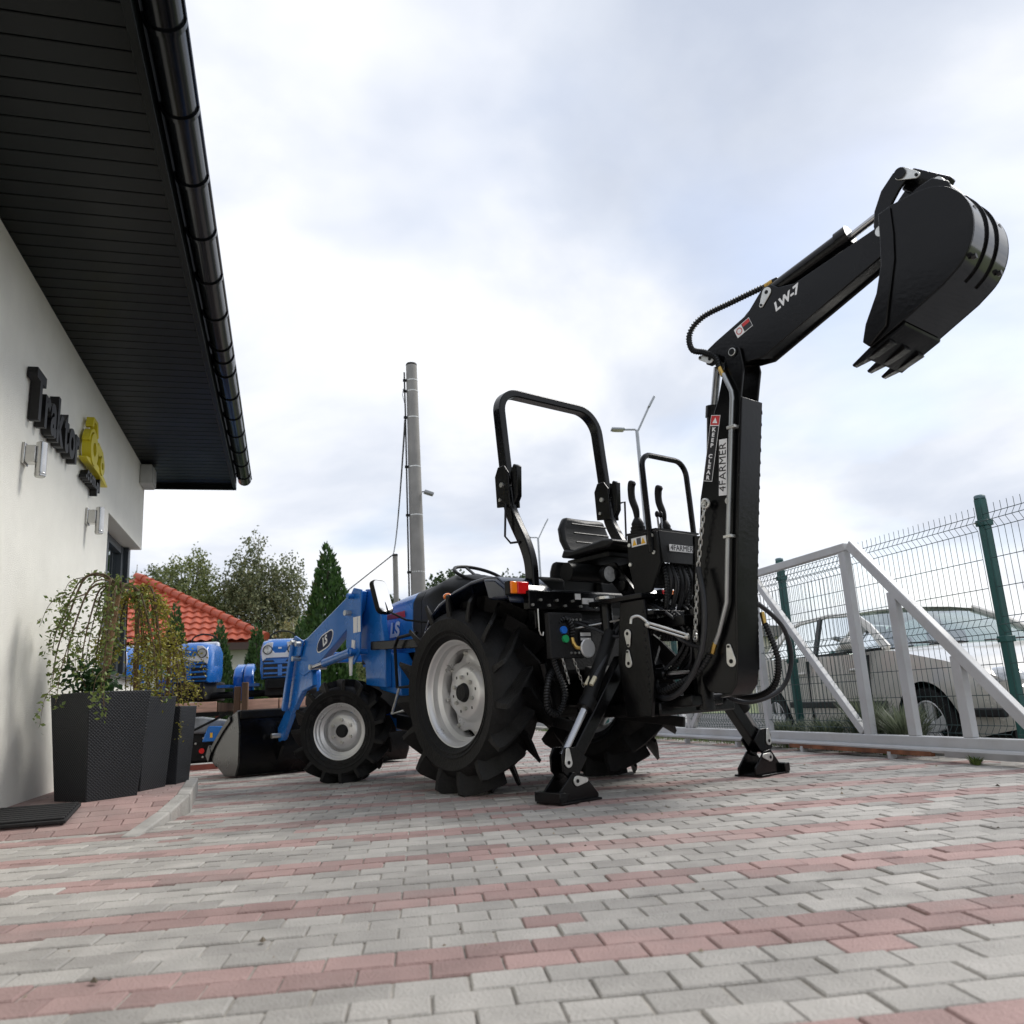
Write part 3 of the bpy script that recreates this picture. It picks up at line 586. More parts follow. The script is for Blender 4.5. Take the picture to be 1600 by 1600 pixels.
# roll bar
yl, yr = .46, -.41
def rb_low(y_): return [(-.53, y_, .92), (-.53, y_, 1.18), (-.525, y_, 1.32), (-.485, y_, 1.44), (-.42, y_, 1.56), (-.365, y_, 1.68), (-.345, y_, 1.82)]
for y_ in (yl, yr):
    MB().sweep(spl(rb_low(y_), 4), .05, .075, up=(1, 0, 0)).build('roll_bar_post', m_blk, T, bevel=.008)
def arc_pts(cx, cy, r_, a0, a1, n_): return [(cx + r_ * math.cos(R(a0 + (a1 - a0) * i / n_)), cy + r_ * math.sin(R(a0 + (a1 - a0) * i / n_))) for i in range(n_ + 1)]
up_ = [(yl, 1.86)] + [(yl + .0, 2.1)] + arc_pts(yl - .15, 2.33, .15, 0, 90, 10) + arc_pts(yr + .17, 2.31, .17, 90, 180, 10) + [(yr, 2.1), (yr, 1.86)]
MB().sweep([(-.345 + .05 * (z_ - 1.86) / .6, y_, z_) for y_, z_ in up_], .05, .075, up=(1, 0, .0)).build('roll_bar_hoop', m_blk, T, bevel=.008)
for y_ in (yl, yr):
    hg = MB(); hg.prism([(-.41, 1.68), (-.28, 1.70), (-.275, 1.90), (-.31, 1.955), (-.37, 1.955), (-.41, 1.9)], 'y', y_ + .03, y_ + .042); hinge = hg.build('hinge_plate', m_blk, T, bevel=.004)
    MB().prism([(-.41, 1.68), (-.28, 1.70), (-.275, 1.90), (-.31, 1.955), (-.37, 1.955), (-.41, 1.9)], 'y', y_ - .042, y_ - .03).build('hinge_plate', m_blk, T, bevel=.004)
    MB().prism([(-.46, 1.74), (-.42, 1.69), (-.40, 1.90), (-.44, 1.95), (-.475, 1.93)], 'y', y_ - .02, y_ + .02).build('hinge_stop', m_blk, T, bevel=.006)
    MB().cyl((-.35, y_ + .055, 1.83), (-.35, y_ - .055, 1.83), .016, n=10).build('hinge_pin', m_zinc, T); MB().cyl((-.32, y_ + .05, 1.74), (-.32, y_ - .05, 1.74), .011, n=8).build('hinge_bolt', m_zinc, T)
    MB().tube([(-.38, y_ + .05, 1.70), (-.37, y_ + .06, 1.50), (-.42, y_ + .06, 1.45), (-.47, y_ + .03, 1.45)] if y_ > 0 else [(-.43, y_ - .05, 1.80), (-.47, y_ - .05, 1.80), (-.45, y_ - .05, 1.52), (-.40, y_ - .04, 1.52)], .007, 6).build('locking_handle', m_blk, T)
# mirror on its arm
MB().tube([(.62, .40, 1.08), (.80, .52, 1.12), (.95, .58, 1.20), (.985, .60, 1.3)], .008, 6).build('mirror_arm', m_sat, T)
mr = group_part('mirror', T, (.98, .60, 1.31), (0, R(16), R(20)))
def rrect(w_, h_, r_, n_=5): return [(sx * (w_ / 2 - r_) + r_ * math.cos(R(a0 + 90 * i / n_)), sz * (h_ / 2 - r_) + r_ * math.sin(R(a0 + 90 * i / n_))) for sx, sz, a0 in ((1, 1, 0), (-1, 1, 90), (-1, -1, 180), (1, -1, 270)) for i in range(n_ + 1)]
MB().prism(rrect(.165, .26, .045), 'x', -.0, .035).build('mirror_shell', m_sat, mr, bevel=.006); MB().prism(rrect(.147, .242, .038), 'x', -.003, .0).build('mirror_glass', m_mirror, mr)
# steps and hand rail at the left side
MB().tube([(.70, .50, 1.02), (.95, .50, 1.01), (1.0, .50, .95), (.98, .50, .66), (.80, .50, .66)], .012, 8).build('step_rail', m_sat, T)
MB().tube([(.95, .5, .66), (1.03, .52, .48), (.84, .52, .5)], .010, 6).build('step_frame', m_zinc, T)
MB().bar((1.39, .46, .99), (.70, .42, .95), .05, .065).build('loader_subframe_beam', m_blk, T, bevel=.006)
# ---------------- front loader
LD = group_part('front_loader', T)
for s_ in (1, -1):
    y0, y1 = s_ * .46, s_ * .53
    MB().prism([(1.26, 1.41), (1.50, 1.44), (1.56, 1.40), (1.62, 1.05), (1.60, .92), (1.53, .86), (1.52, .70), (1.22, .67), (1.22, .95), (1.27, 1.16)], 'y', s_ * .40, s_ * .455).build('tower', m_blue, LD, bevel=.008)
    MB().prism([(1.40, 1.42), (1.52, 1.45), (1.60, 1.38), (1.66, 1.02), (1.62, .90), (1.54, .86), (1.44, .95)], 'y', s_ * .535, s_ * .55).build('tower_cheek', m_blue, LD, bevel=.004)
    MB().prism([(1.10, .60), (1.42, .66), (1.40, .96), (1.22, .92), (1.12, .80)], 'y', s_ * .24, s_ * .40).build('mount_bracket', m_blue, LD, bevel=.015)
    MB().prism([(1.46, 1.42), (1.58, 1.43), (2.40, 1.145), (2.54, 1.12), (2.60, 1.02), (2.57, .86), (2.48, .825), (2.26, .88), (1.64, 1.16), (1.50, 1.28)], 'y', y0, y1).build('boom_arm', m_blue, LD, bevel=.008)
    MB().prism([(2.38, 1.06), (2.56, 1.12), (2.62, 1.10), (2.86, .56), (3.04, .40), (3.02, .28), (2.94, .30), (2.74, .52), (2.52, .70), (2.32, .74)], 'y', s_ * .47, s_ * .52).build('boom_arm_front', m_blue, LD, bevel=.008)
    MB().bar((2.60, s_ * .56, 1.14), (2.80, s_ * .56, .55), .05, .05).build('bucket_cylinder', m_blue, LD, bevel=.012)
    MB().prism([(2.44, 1.12), (2.60, 1.18), (2.66, 1.14), (2.62, 1.0), (2.50, 1.0)], 'y', s_ * .535, s_ * .555).build('knee_plate', m_blue, LD, bevel=.006)
    MB().cyl((1.52, s_ * .575, .955), (1.98, s_ * .575, .905), .034, n=16).build('lift_cylinder', m_blue, LD); MB().cyl((1.98, s_ * .575, .905), (2.2, s_ * .575, .885), .018, n=12).build('lift_rod', m_chrome, LD)
    for px_, pz_ in ((1.53, 1.385), (1.58, 1.26), (2.58, 1.12), (2.48, 1.10), (2.55, .98), (2.21, .886), (1.50, .955), (2.98, .34)):
        MB().cyl((px_, s_ * .45, pz_), (px_, s_ * .60, pz_), .022, n=14).build('pivot_pin', m_zinc if px_ > 1.55 else m_blue, LD)
    d_ = MB().prism([(2.06 + .15 * math.cos(a) * abs(math.cos(a)) ** -.35 if abs(math.cos(a)) > 1e-6 else 2.06, 1.085 - .37 * (.15 * math.cos(a)) + .066 * math.sin(a)) for a in [2 * PI * i / 28 for i in range(28)]], 'y', s_ * .530, s_ * .5325).build('decal_oval', m_wht, LD)
    MB().prism([(2.06 + .14 * math.cos(a) * abs(math.cos(a)) ** -.35 if abs(math.cos(a)) > 1e-6 else 2.06, 1.085 - .37 * (.14 * math.cos(a)) + .056 * math.sin(a)) for a in [2 * PI * i / 28 for i in range(28)]], 'y', s_ * .5325, s_ * .534).build('decal_ground', mat('decal_navy', (.006, .014, .05), .5, spec=.15), LD)
    if s_ > 0:
        o = obj('decal_letters', TEXTS['ls'].copy(), m_wht, LD); place(o, (2.06, .5345, 1.085), (-1, 0, .37), (0, 0, 1)); o.scale = (.62, .62, 1)
        MB().bb(1.47, 1.53, .5502, .5515, 1.10, 1.22).build('warning_label', m_wht, LD); MB().bb(1.415, 1.462, .5502, .5515, 1.10, 1.22).build('warning_label', m_wht, LD)
        MB().prism([(1.50, 1.04), (1.545, 1.05), (1.555, .98), (1.60, .92), (1.59, .78), (1.56, .78), (1.545, .9), (1.51, .96)], 'y', .5502, .558).build('support_strut', m_wht, LD)
MB().bar((2.5, -.46, .98), (2.5, .46, .98), .09, .09).build('cross_tube', m_blue, LD, bevel=.01)
# loader bucket
LB = group_part('loader_bucket', T)
prof = [(3.10, .57), (3.06, .40), (3.07, .12), (3.13, .02), (3.40, .015), (3.78, .17)]
pin = [(a + .018 if i < 3 else a, b if i < 3 else b + .018) for i, (a, b) in enumerate(prof)]
MB().prism(prof + pin[::-1], 'y', -.845, .845).build('bucket_shell', m_blk, LB, smooth=20)
for s_ in (1, -1):
    MB().prism([(3.10, .57), (3.06, .40), (3.07, .12), (3.13, .02), (3.40, .015), (3.78, .17), (3.70, .26), (3.42, .44), (3.22, .54)], 'y', s_ * .845, s_ * .862).build('bucket_side', mat('bucket_side_sky_sheen', (.016, .0165, .0155), .28, 0, .2, 5, spec=.5), LB, bevel=.003)  # side coloured lighter than the black shell to stand for reflected sky
    MB().sweep([(3.74, s_ * .868, .21), (3.60, s_ * .868, .31), (3.42, s_ * .868, .42), (3.24, s_ * .868, .51)], .05, .02, up=(0, 1, 0)).build('side_edge', m_blk, LB, bevel=.004)
    MB().box((3.77, s_ * .868, .20), (.10, .03, .12), Matrix.Rotation(R(-38), 3, 'Y')).build('side_cutter', m_blk, LB, bevel=.005)
MB().bb(3.06, 3.18, -.846, .846, .50, .575).build('top_rail', m_sat, LB, bevel=.012)
MB().bar((3.64, -.862, .105), (3.86, -.862, .20), .02, .02).bar((3.64, .862, .105), (3.86, .862, .20), .02, .02)
MB().prism([(3.62, .085), (3.88, .195), (3.875, .21), (3.62, .105)], 'y', -.86, .86).build('cutting_edge', m_blk, LB)
for y_ in (-.5, -.2, .2, .5): MB().prism([(3.07, .12), (2.96, .25), (2.98, .42), (3.06, .46)], 'y', y_ - .012, y_ + .012).build('mount_lug', m_blk, LB)
# ------------------------------------------------------------------ the black backhoe on the tractor's rear hitch
B = thing('backhoe_attachment', 'black backhoe on the tractor rear with bucket raised, standing on stabilisers', 'backhoe', (1.618309, 5.272516, 0), R(90) + TH)
def pinflag(parent, p, ang, sgn=1, sc=1.0, name='pin_retainer'):
    """zinc tear-drop retainer with its pin, on a plate facing +-y"""
    t = MB(); c = Vector((p[0], p[2])); d = Vector((math.cos(ang), math.sin(ang))); n_ = Vector((-d.y, d.x)); r0, r1, l_ = .024 * sc, .012 * sc, .062 * sc
    poly = [c + d * (r0 * math.cos(a)) + n_ * (r0 * math.sin(a)) for a in [R(75 + 210 * i / 10) for i in range(11)]] + [c + d * (l_ + r1 * math.cos(a)) + n_ * (r1 * math.sin(a)) for a in [R(-75 + 150 * i / 6) for i in range(7)]]
    t.prism([(q.x, q.y) for q in poly], 'y', p[1], p[1] + sgn * .007); o = t.build(name, m_zinc, parent, bevel=.002); MB().cyl((p[0], p[1] + sgn * .006, p[2]), (p[0], p[1] + sgn * .0085, p[2]), .0095 * sc, n=12).build('pin_end', m_sat, parent); MB().cyl((p[0] + d.x * l_, p[1] + sgn * .006, p[2] + d.y * l_), (p[0] + d.x * l_, p[1] + sgn * .012, p[2] + d.y * l_), .006 * sc, n=6).build('retainer_bolt', m_cast, parent)
    return o
def pindisc(parent, p, r_=.02, sgn=1): MB().cyl((p[0], p[1], p[2]), (p[0], p[1] + sgn * .009, p[2]), r_, n=16).build('pin_head', m_zinc, parent, bevel=.002)
def hose(name, pts, r_=.011, m_=None, parent=B, spiral=False, k=8):
    S = spl(pts, k); o = MB().tube(S, r_, 8).build(name, m_ or m_hose, parent)
    if spiral:
        L_ = [0.]
        for a, b in zip(S, S[1:]): L_.append(L_[-1] + (b - a).length)
        t = MB(); d = 0.; pitch = .016
        pts2 = []; prev = None
        n_ = int(L_[-1] / (pitch / 6))
        for q in range(n_):
            s_ = q * pitch / 6; i = max(0, min(len(S) - 2, next((j - 1 for j in range(1, len(L_)) if L_[j] >= s_), len(S) - 2))); u = (s_ - L_[i]) / max(1e-6, L_[i + 1] - L_[i]); p = S[i].lerp(S[i + 1], u); dd = (S[i + 1] - S[i]).normalized()
            d_, sd, uu = rot_to(dd, (.3, .9, .2)); a = 2 * PI * q / 6; pts2.append(p + sd * math.cos(a) * (r_ + .0015) + uu * math.sin(a) * (r_ + .0015))
        if len(pts2) > 3: MB().tube(pts2, .0048, 4).build('spiral_guard', m_sat, o)
    return o
def fitting(parent, a, b, m_=None, r_=.014): MB().cyl(a, b, r_, n=6).build('hose_fitting', m_ or m_brass, parent, bevel=.002)
# main frame
fr = MB().prism([(-1.00, .40), (-1.18, .40), (-1.22, .60), (-1.20, 1.02), (-1.02, 1.02), (-.97, .7)], 'y', .225, .25).build('frame_side_plate', m_blk, B, bevel=.004)
MB().prism([(-1.00, .40), (-1.18, .40), (-1.22, .60), (-1.20, 1.02), (-1.02, 1.02), (-.97, .7)], 'y', -.27, -.245).build('frame_side_plate', m_blk, B, bevel=.004)
MB().bb(-1.21, -.80, -.30, .28, 1.021, 1.05).build('frame_top_plate', m_blk, B, bevel=.005)
MB().bb(-1.25, -1.02, -.36, .24, .93, .955).build('valve_shelf', m_blk, B, bevel=.004)
MB().bb(-1.2, -.55, -.44, .20, .40, .47).build('frame_beam', m_blk, B, bevel=.01); MB().bb(-.9, -.4, -.15, .15, .47, .62).build('subframe_arm', m_blk, B, bevel=.01)
MB().bb(-1.36, -1.06, -.13, .13, .44, .50).build('swing_plate', m_blk, B, bevel=.008); MB().bb(-1.36, -1.06, -.13, .13, .86, .92).build('swing_plate', m_blk, B, bevel=.008)
MB().cyl((-1.34, 0, .42), (-1.34, 0, .95), .05, n=18).build('swing_post', m_blk, B)
for s_ in (1, -1):
    MB().cyl((-.95, s_ * .2, .62), (-1.18, s_ * .12, .62), .032, n=14).build('swing_cylinder', m_sat, B); MB().cyl((-1.18, s_ * .12, .62), (-1.32, s_ * .07, .62), .016, n=10).build('swing_rod', m_chrome, B)
pinflag(B, (-1.065, .252, .845), R(-90)); pinflag(B, (-1.055, .252, .685), R(90))
for k in range(14): MB().ell((-1.185 + rnd.uniform(-.003, .003), .251, .46 + k * .038), (.006, .004, .010), 6, 4).build('weld_bead', m_blk, B)
# valve bank and control tower
cb = MB().prism([(-1.06, 1.40), (-1.275, 1.385), (-1.285, 1.21), (-1.20, 1.06), (-1.08, 1.05), (-1.05, 1.25)], 'y', .165, .185).build('control_box', m_sat, B, bevel=.004)
MB().prism([(-1.06, 1.40), (-1.275, 1.385), (-1.285, 1.21), (-1.20, 1.06), (-1.08, 1.05), (-1.05, 1.25)], 'y', -.185, -.165).build('control_box_side', m_sat, B, bevel=.004)
MB().add([(-1.278, .165, 1.39), (-1.278, -.165, 1.39), (-1.288, -.165, 1.21), (-1.288, .165, 1.21), (-1.27, .165, 1.39), (-1.27, -.165, 1.39), (-1.28, -.165, 1.21), (-1.28, .165, 1.21)], [(0, 1, 2, 3), (7, 6, 5, 4), (0, 4, 5, 1), (1, 5, 6, 2), (2, 6, 7, 3), (3, 7, 4, 0)]).build('rear_panel', m_sat, B, bevel=.002)
MB().prism([(-1.058, 1.398), (-1.276, 1.392), (-1.276, 1.402), (-1.058, 1.41)], 'y', -.184, .184).build('console_top', m_sat, B)
dp = MB().bb(-.104, .104, -.019, .019, 0, .001).build('decal_plate', m_wht, cb); dp_m = TEXTS['farmer']
place(dp, (-1.2905, 0, 1.295), (0, -1, 0), (-.05, 0, 1)); 
o = obj('decal_letters', TEXTS['farmer'].copy(), m_dk, cb); place(o, (-1.2922, 0, 1.295), (0, -1, 0), (-.05, 0, 1)); o.scale = (.72, .72, 1)
wl_ = MB().bb(-1.20, -1.09, .1852, .1862, 1.325, 1.375).build('warning_label', m_wht, cb)
for xx in (-1.112, -1.178): MB().prism([(xx - .016, 1.332), (xx + .016, 1.332), (xx, 1.368)], 'y', .1862, .187).build('warning_triangle', m_yelw, cb)
MB().bb(-1.162, -1.130, .1862, .187, 1.332, 1.37).build('warning_panel', m_navy, cb)
for xx, zz_ in ((-1.245, 1.365), (-1.25, 1.27), (-1.075, 1.34), (-1.07, 1.23)): MB().cyl((xx, .185, zz_), (xx, .193, zz_), .011, n=10).build('bolt_head', m_zinc, cb)
hs = []
gb = [(.19, 1.27), (.19, 1.6)] + arc_pts(.115, 1.765, .075, 0, 90, 6) + arc_pts(-.10, 1.75, .09, 90, 180, 6) + [(-.192, 1.6), (-.192, 1.30)]
MB().tube([(-1.235 + .02 * (z_ - 1.3), y_, z_) for y_, z_ in gb], .0165, 10).build('grab_bar', m_blk, B)
for x_, y_, top_ in ((-1.085, .115, 1.72), (-1.10, -.10, 1.715)):
    MB().lathe([(.05, 1.40), (.048, 1.412), (.044, 1.412), (.046, 1.43), (.04, 1.432), (.042, 1.45), (.034, 1.452), (.036, 1.47), (.026, 1.49), (.014, 1.51)], 16, (x_, y_, 0), 'z').build('lever_boot', m_sat, B)
    MB().tube(spl([(x_, y_, 1.49), (x_ - .005, y_ + .01, 1.55), (x_ + .015, y_ + .012, 1.62), (x_ + .012, y_ + .012, top_ - .03), (x_ - .005, y_ + .012, top_)], 4), [.014, .016, .0175, .019, .02, .0205, .021, .021, .021, .021, .021, .022, .022, .023, .024, .023, .014], 10).build('control_lever', m_sat, B)
for y_ in (-.015, -.045):
    MB().cyl((-1.13, y_, 1.39), (-1.125, y_, 1.52), .006, n=8).build('lever_rod', m_chrome, B); MB().ell((-1.125, y_, 1.53), (.014, .014, .02)).build('lever_knob', m_sat, B)
MB().bb(-1.20, -1.09, -.14, .14, 1.10, 1.22).build('valve_block', m_cast, B, bevel=.006)
for k in range(9): hose('hose', [(-1.24, .11 - k * .03, 1.215), (-1.25 - .01 * (k % 3), .11 - k * .03, 1.1), (-1.22 + .02 * (k % 2), .10 - k * .027, .97), (-1.14, .06 - k * .02, .80)], .012, spiral=(k % 3 == 0))
# operator seat, facing the rear
st_ = group_part('operator_seat', B, (-.03, 0, 0))
sb = []
for t_, (dx, dz) in enumerate(((0, 0), (.03, .08), (.05, .16), (.045, .235))):
    wv_ = (.20, .215, .205, .165)[t_]; sb.append([(-.56 + dx, -wv_, 1.385 + dz), (-.565 + dx, 0, 1.385 + dz - .01), (-.56 + dx, wv_, 1.385 + dz), (-.50 + dx, wv_ * .96, 1.385 + dz + .005), (-.49 + dx, 0, 1.385 + dz + .005), (-.50 + dx, -wv_ * .96, 1.385 + dz + .005)])
MB().loft(sb).build('seat_back', m_vinyl, st_, bevel=.022, smooth=60)
for k in range(3): MB().tube([(-.572 + .02 * k * .75, -.15, 1.45 + k * .06), (-.574 + .02 * k * .75, .15, 1.45 + k * .06)], .006, 6).build('seat_seam', m_vinyl, st_)
MB().prism([(-.49, 1.36), (-.56, 1.347), (-.90, 1.355), (-.94, 1.375), (-.93, 1.40), (-.86, 1.412), (-.60, 1.39), (-.52, 1.41)], 'y', -.215, .215).build('seat_cushion', m_vinyl, st_, bevel=.025, smooth=60)
MB().bb(-.86, -.50, -.17, .17, 1.31, 1.345).build('seat_base', m_sat, st_, bevel=.008)
MB().prism([(-.66, 1.29), (-.80, 1.29), (-.98, 1.06), (-.88, 1.05)], 'y', .05, .07).build('seat_post', m_blk, st_); MB().prism([(-.66, 1.29), (-.80, 1.29), (-.98, 1.06), (-.88, 1.05)], 'y', -.07, -.05).build('seat_post', m_blk, st_)
for xx, zz_ in ((-.80, 1.22), (-.86, 1.14)): MB().lathe([(.0, .07), (.012, .07), (.03, .075), (.03, .09), (.012, .094), (.0, .094)], 16, (xx, 0, zz_), 'y').build('seat_bush', m_sat, st_)
MB().cyl((-.86, .20, .82), (-.86, .20, 1.06), .036, n=14).build('support_leg', m_blk, B); MB().cyl((-.86, .20, 1.06), (-.86, .20, 1.075), .055, n=14).build('support_cap', m_zinc, B)
# boom
boom = group_part('boom', B)
side = [(-1.40, .56), (-1.44, .51), (-1.56, .49), (-1.60, .52), (-1.625, .60), (-1.645, .80), (-1.735, 1.40), (-1.84, 1.98), (-1.885, 2.15), (-1.875, 2.26), (-1.83, 2.295), (-1.785, 2.27), (-1.765, 2.19), (-1.70, 2.02), (-1.63, 1.90), (-1.60, 1.78), (-1.515, 1.52), (-1.465, 1.2), (-1.43, .9)]
for s_ in (1, -1): MB().prism(side, 'y', s_ * .064, s_ * .080).build('boom_side_plate', m_blk, boom, bevel=.004)
core = [(-1.50, .54), (-1.59, .55), (-1.63, .82), (-1.72, 1.42), (-1.82, 1.95), (-1.80, 2.03), (-1.66, 1.90), (-1.53, 1.5), (-1.46, .95), (-1.44, .58)]
MB().prism(core, 'y', -.064, .064).build('boom_core', m_blk, boom)
rear = [(-1.50, .485), (-1.565, .495), (-1.605, .54), (-1.625, .62), (-1.64, .74), (-1.672, 1.0), (-1.755, 1.5), (-1.845, 1.99)]
MB().sweep([(a - .008, 0, b) for a, b in rear], .176, .014, up=(1, 0, 0)).build('boom_rear_plate', m_blk, boom, bevel=.003)
for k in range(30):
    u = 3 + k / 29 * 3.9; i = int(u); q = (rear[i][0] + (rear[i + 1][0] - rear[i][0]) * (u - i), rear[i][1] + (rear[i + 1][1] - rear[i][1]) * (u - i))
    MB().ell((q[0] - .014, -.0865, q[1]), (.003, .0035, .012 + rnd.uniform(0, .008)), 6, 4).build('weld_bead', m_blk, boom)
fp = .0805
def side_text(key, p, xd, yd, m_, par, sc=1.0, y_=None):
    o = obj('decal_letters', TEXTS[key].copy(), m_, par); place(o, p, xd, yd); o.scale = (sc, sc, 1); return o
d4 = Vector((-.145, 0, 1)).normalized()
dp2 = MB().bb(-.150, .150, -.025, .025, 0, .001).build('decal_plate', m_wht, boom); place(dp2, (-1.685, fp, 1.655), d4, (1, 0, .145))
# reading upward: x runs up, so y must point forward (+x) to face +y
side_text('farmer', (-1.685, fp + .0018, 1.655), d4, (1, 0, .145), m_dk, boom, .98)
dk_ = Vector((.30, 0, -1)).normalized()
dpk = MB().bb(-.03, .03, -.178, .178, 0, .001).build('decal_plate', m_wht, boom); place(dpk, (-1.628, fp, 1.775), (-1, 0, -.30), (-.30, 0, 1))
dpk2 = MB().bb(-.0275, .0275, -.175, .12, .001, .0015).build('decal_ground', m_dk, boom); place(dpk2, (-1.628, fp, 1.775), (-1, 0, -.30), (-.30, 0, 1))
dpr = MB().bb(-.0275, .0275, .125, .175, .001, .0015).build('decal_warning', m_decr, boom); place(dpr, (-1.628, fp, 1.775), (-1, 0, -.30), (-.30, 0, 1))
o = obj('decal_letters', TEXTS['keep'].copy(), m_wht, boom); place(o, (-1.628 + .0085, fp + .0022, 1.775 - .028), (-1, 0, -.30), (-.30, 0, 1)); o.scale = (.95, .80, 1)
tri = MB().prism([(-.016, .135), (.016, .135), (0, .165)], 'z', .0015, .002).build('warning_triangle', m_wht, boom); place(tri, (-1.628, fp, 1.775), (-1, 0, -.30), (-.30, 0, 1))
pindisc(boom, (-1.545, .08, 1.50), .019); pindisc(boom, (-1.695, .08, 1.47), .019); pindisc(boom, (-1.83, .08, 2.25), .022); pinflag(boom, (-1.60, .08, .655), R(85), 1, 1.2)
MB().lathe([(.0, .092), (.016, .092), (.02, .085), (.03, .085), (.03, .08)], 16, (-1.83, 0, 2.25), 'y').build('pin_collar', m_sat, boom)
# boom cylinder in front of the boom and the dipper cylinder rod
MB().cyl((-1.50, .0, 1.20), (-1.615, .0, 2.02), .040, n=18).build('dipper_cylinder', m_blk, B); MB().cyl((-1.607, 0, 1.97), (-1.618, 0, 2.03), .047, n=18).build('cylinder_gland', m_blk, B)
MB().cyl((-1.615, .0, 2.02), (-1.668, .0, 2.24), .021, n=14).build('cylinder_rod', m_chrome, B)
MB().cyl((-1.42, 0, 1.34), (-1.34, 0, .72), .036, n=16).build('boom_cylinder', m_blk, B)
# dipper arm
dip = group_part('dipper_arm', B)
dpoly = [(-1.635, 2.295), (-1.64, 2.255), (-1.67, 2.235), (-1.71, 2.235), (-1.90, 2.175), (-1.99, 2.165), (-2.685, 2.415), (-2.735, 2.47), (-2.735, 2.53), (-2.69, 2.56), (-2.64, 2.55), (-2.22, 2.475), (-2.13, 2.495), (-2.09, 2.53), (-2.04, 2.53), (-1.93, 2.43), (-1.72, 2.36), (-1.66, 2.335)]
for s_ in (1, -1): MB().prism(dpoly, 'y', s_ * .046, s_ * .060).build('dipper_side_plate', m_blk, dip, bevel=.004)
MB().prism([(-1.93, 2.19), (-1.99, 2.178), (-2.68, 2.425), (-2.70, 2.50), (-2.6, 2.53), (-2.22, 2.46), (-1.93, 2.40), (-1.75, 2.33), (-1.72, 2.26)], 'y', -.046, .046).build('dipper_core', m_blk, dip)
fd = .0605
pinflag(dip, (-2.065, .06, 2.495), R(-55), 1, 1.1); pinflag(dip, (-1.672, .06, 2.275), R(25), 1, 1.1); pindisc(dip, (-2.70, .06, 2.50), .02)
o = obj('decal_letters', TEXTS['lw7'].copy(), m_wht, dip); place(o, (-2.165, fd + .0008, 2.415), (-1, 0, .33), (.33, 0, 1)); o.scale = (.86, .86, 1)
wlb = MB().bb(-.028, .028, -.052, .052, 0, .001).build('warning_label', m_wht, dip); place(wlb, (-1.90, fd, 2.365), (.33, 0, 1), (1, 0, -.33))
wlc = MB().bb(-.025, .025, -.050, .002, .001, .0015).build('warning_panel', m_dk, dip); place(wlc, (-1.90, fd, 2.365), (.33, 0, 1), (1, 0, -.33))
wld = MB().bb(.004, .024, -.048, -.002, .0015, .002).build('warning_panel', m_decr, dip); place(wld, (-1.90, fd, 2.365), (.33, 0, 1), (1, 0, -.33))
rg = MB().lathe([(.014, .001), (.019, .001), (.019, .0018), (.014, .0018)], 18, (0, .027, 0), 'z').build('warning_ring', m_decr, dip); place(rg, (-1.90, fd, 2.365), (.33, 0, 1), (1, 0, -.33))
# bucket cylinder on top of the dipper
MB().cyl((-2.07, 0, 2.515), (-2.49, 0, 2.61), .045, n=20).build('bucket_cylinder', m_blk, B); MB().cyl((-2.45, 0, 2.602), (-2.51, 0, 2.615), .053, n=18).build('cylinder_gland', m_blk, B)
MB().cyl((-2.50, 0, 2.602), (-2.70, 0, 2.655), .018, n=12).build('cylinder_rod', m_chrome, B)
# curved bucket links
lk = [(-2.665, 2.50), (-2.70, 2.475), (-2.735, 2.49), (-2.735, 2.56), (-2.76, 2.62), (-2.80, 2.665), (-2.845, 2.70), (-2.85, 2.735), (-2.82, 2.76), (-2.785, 2.755), (-2.72, 2.70), (-2.675, 2.62), (-2.66, 2.55)]
for s_ in (1, -1): MB().prism(lk, 'y', s_ * .066, s_ * .084).build('bucket_link', m_blk, B, bevel=.004)
pinflag(B, (-2.822, .084, 2.73), R(215), 1, 1.25); pindisc(B, (-2.695, .084, 2.515), .02)
MB().cyl((-2.82, -.13, 2.73), (-2.82, .10, 2.73), .026, n=16).build('link_pin', m_blk, B)
MB().bar((-2.82, 0, 2.73), (-2.965, 0, 2.60), .10, .055, up=(0, 1, 0)).build('push_link', m_blk, B, bevel=.006)
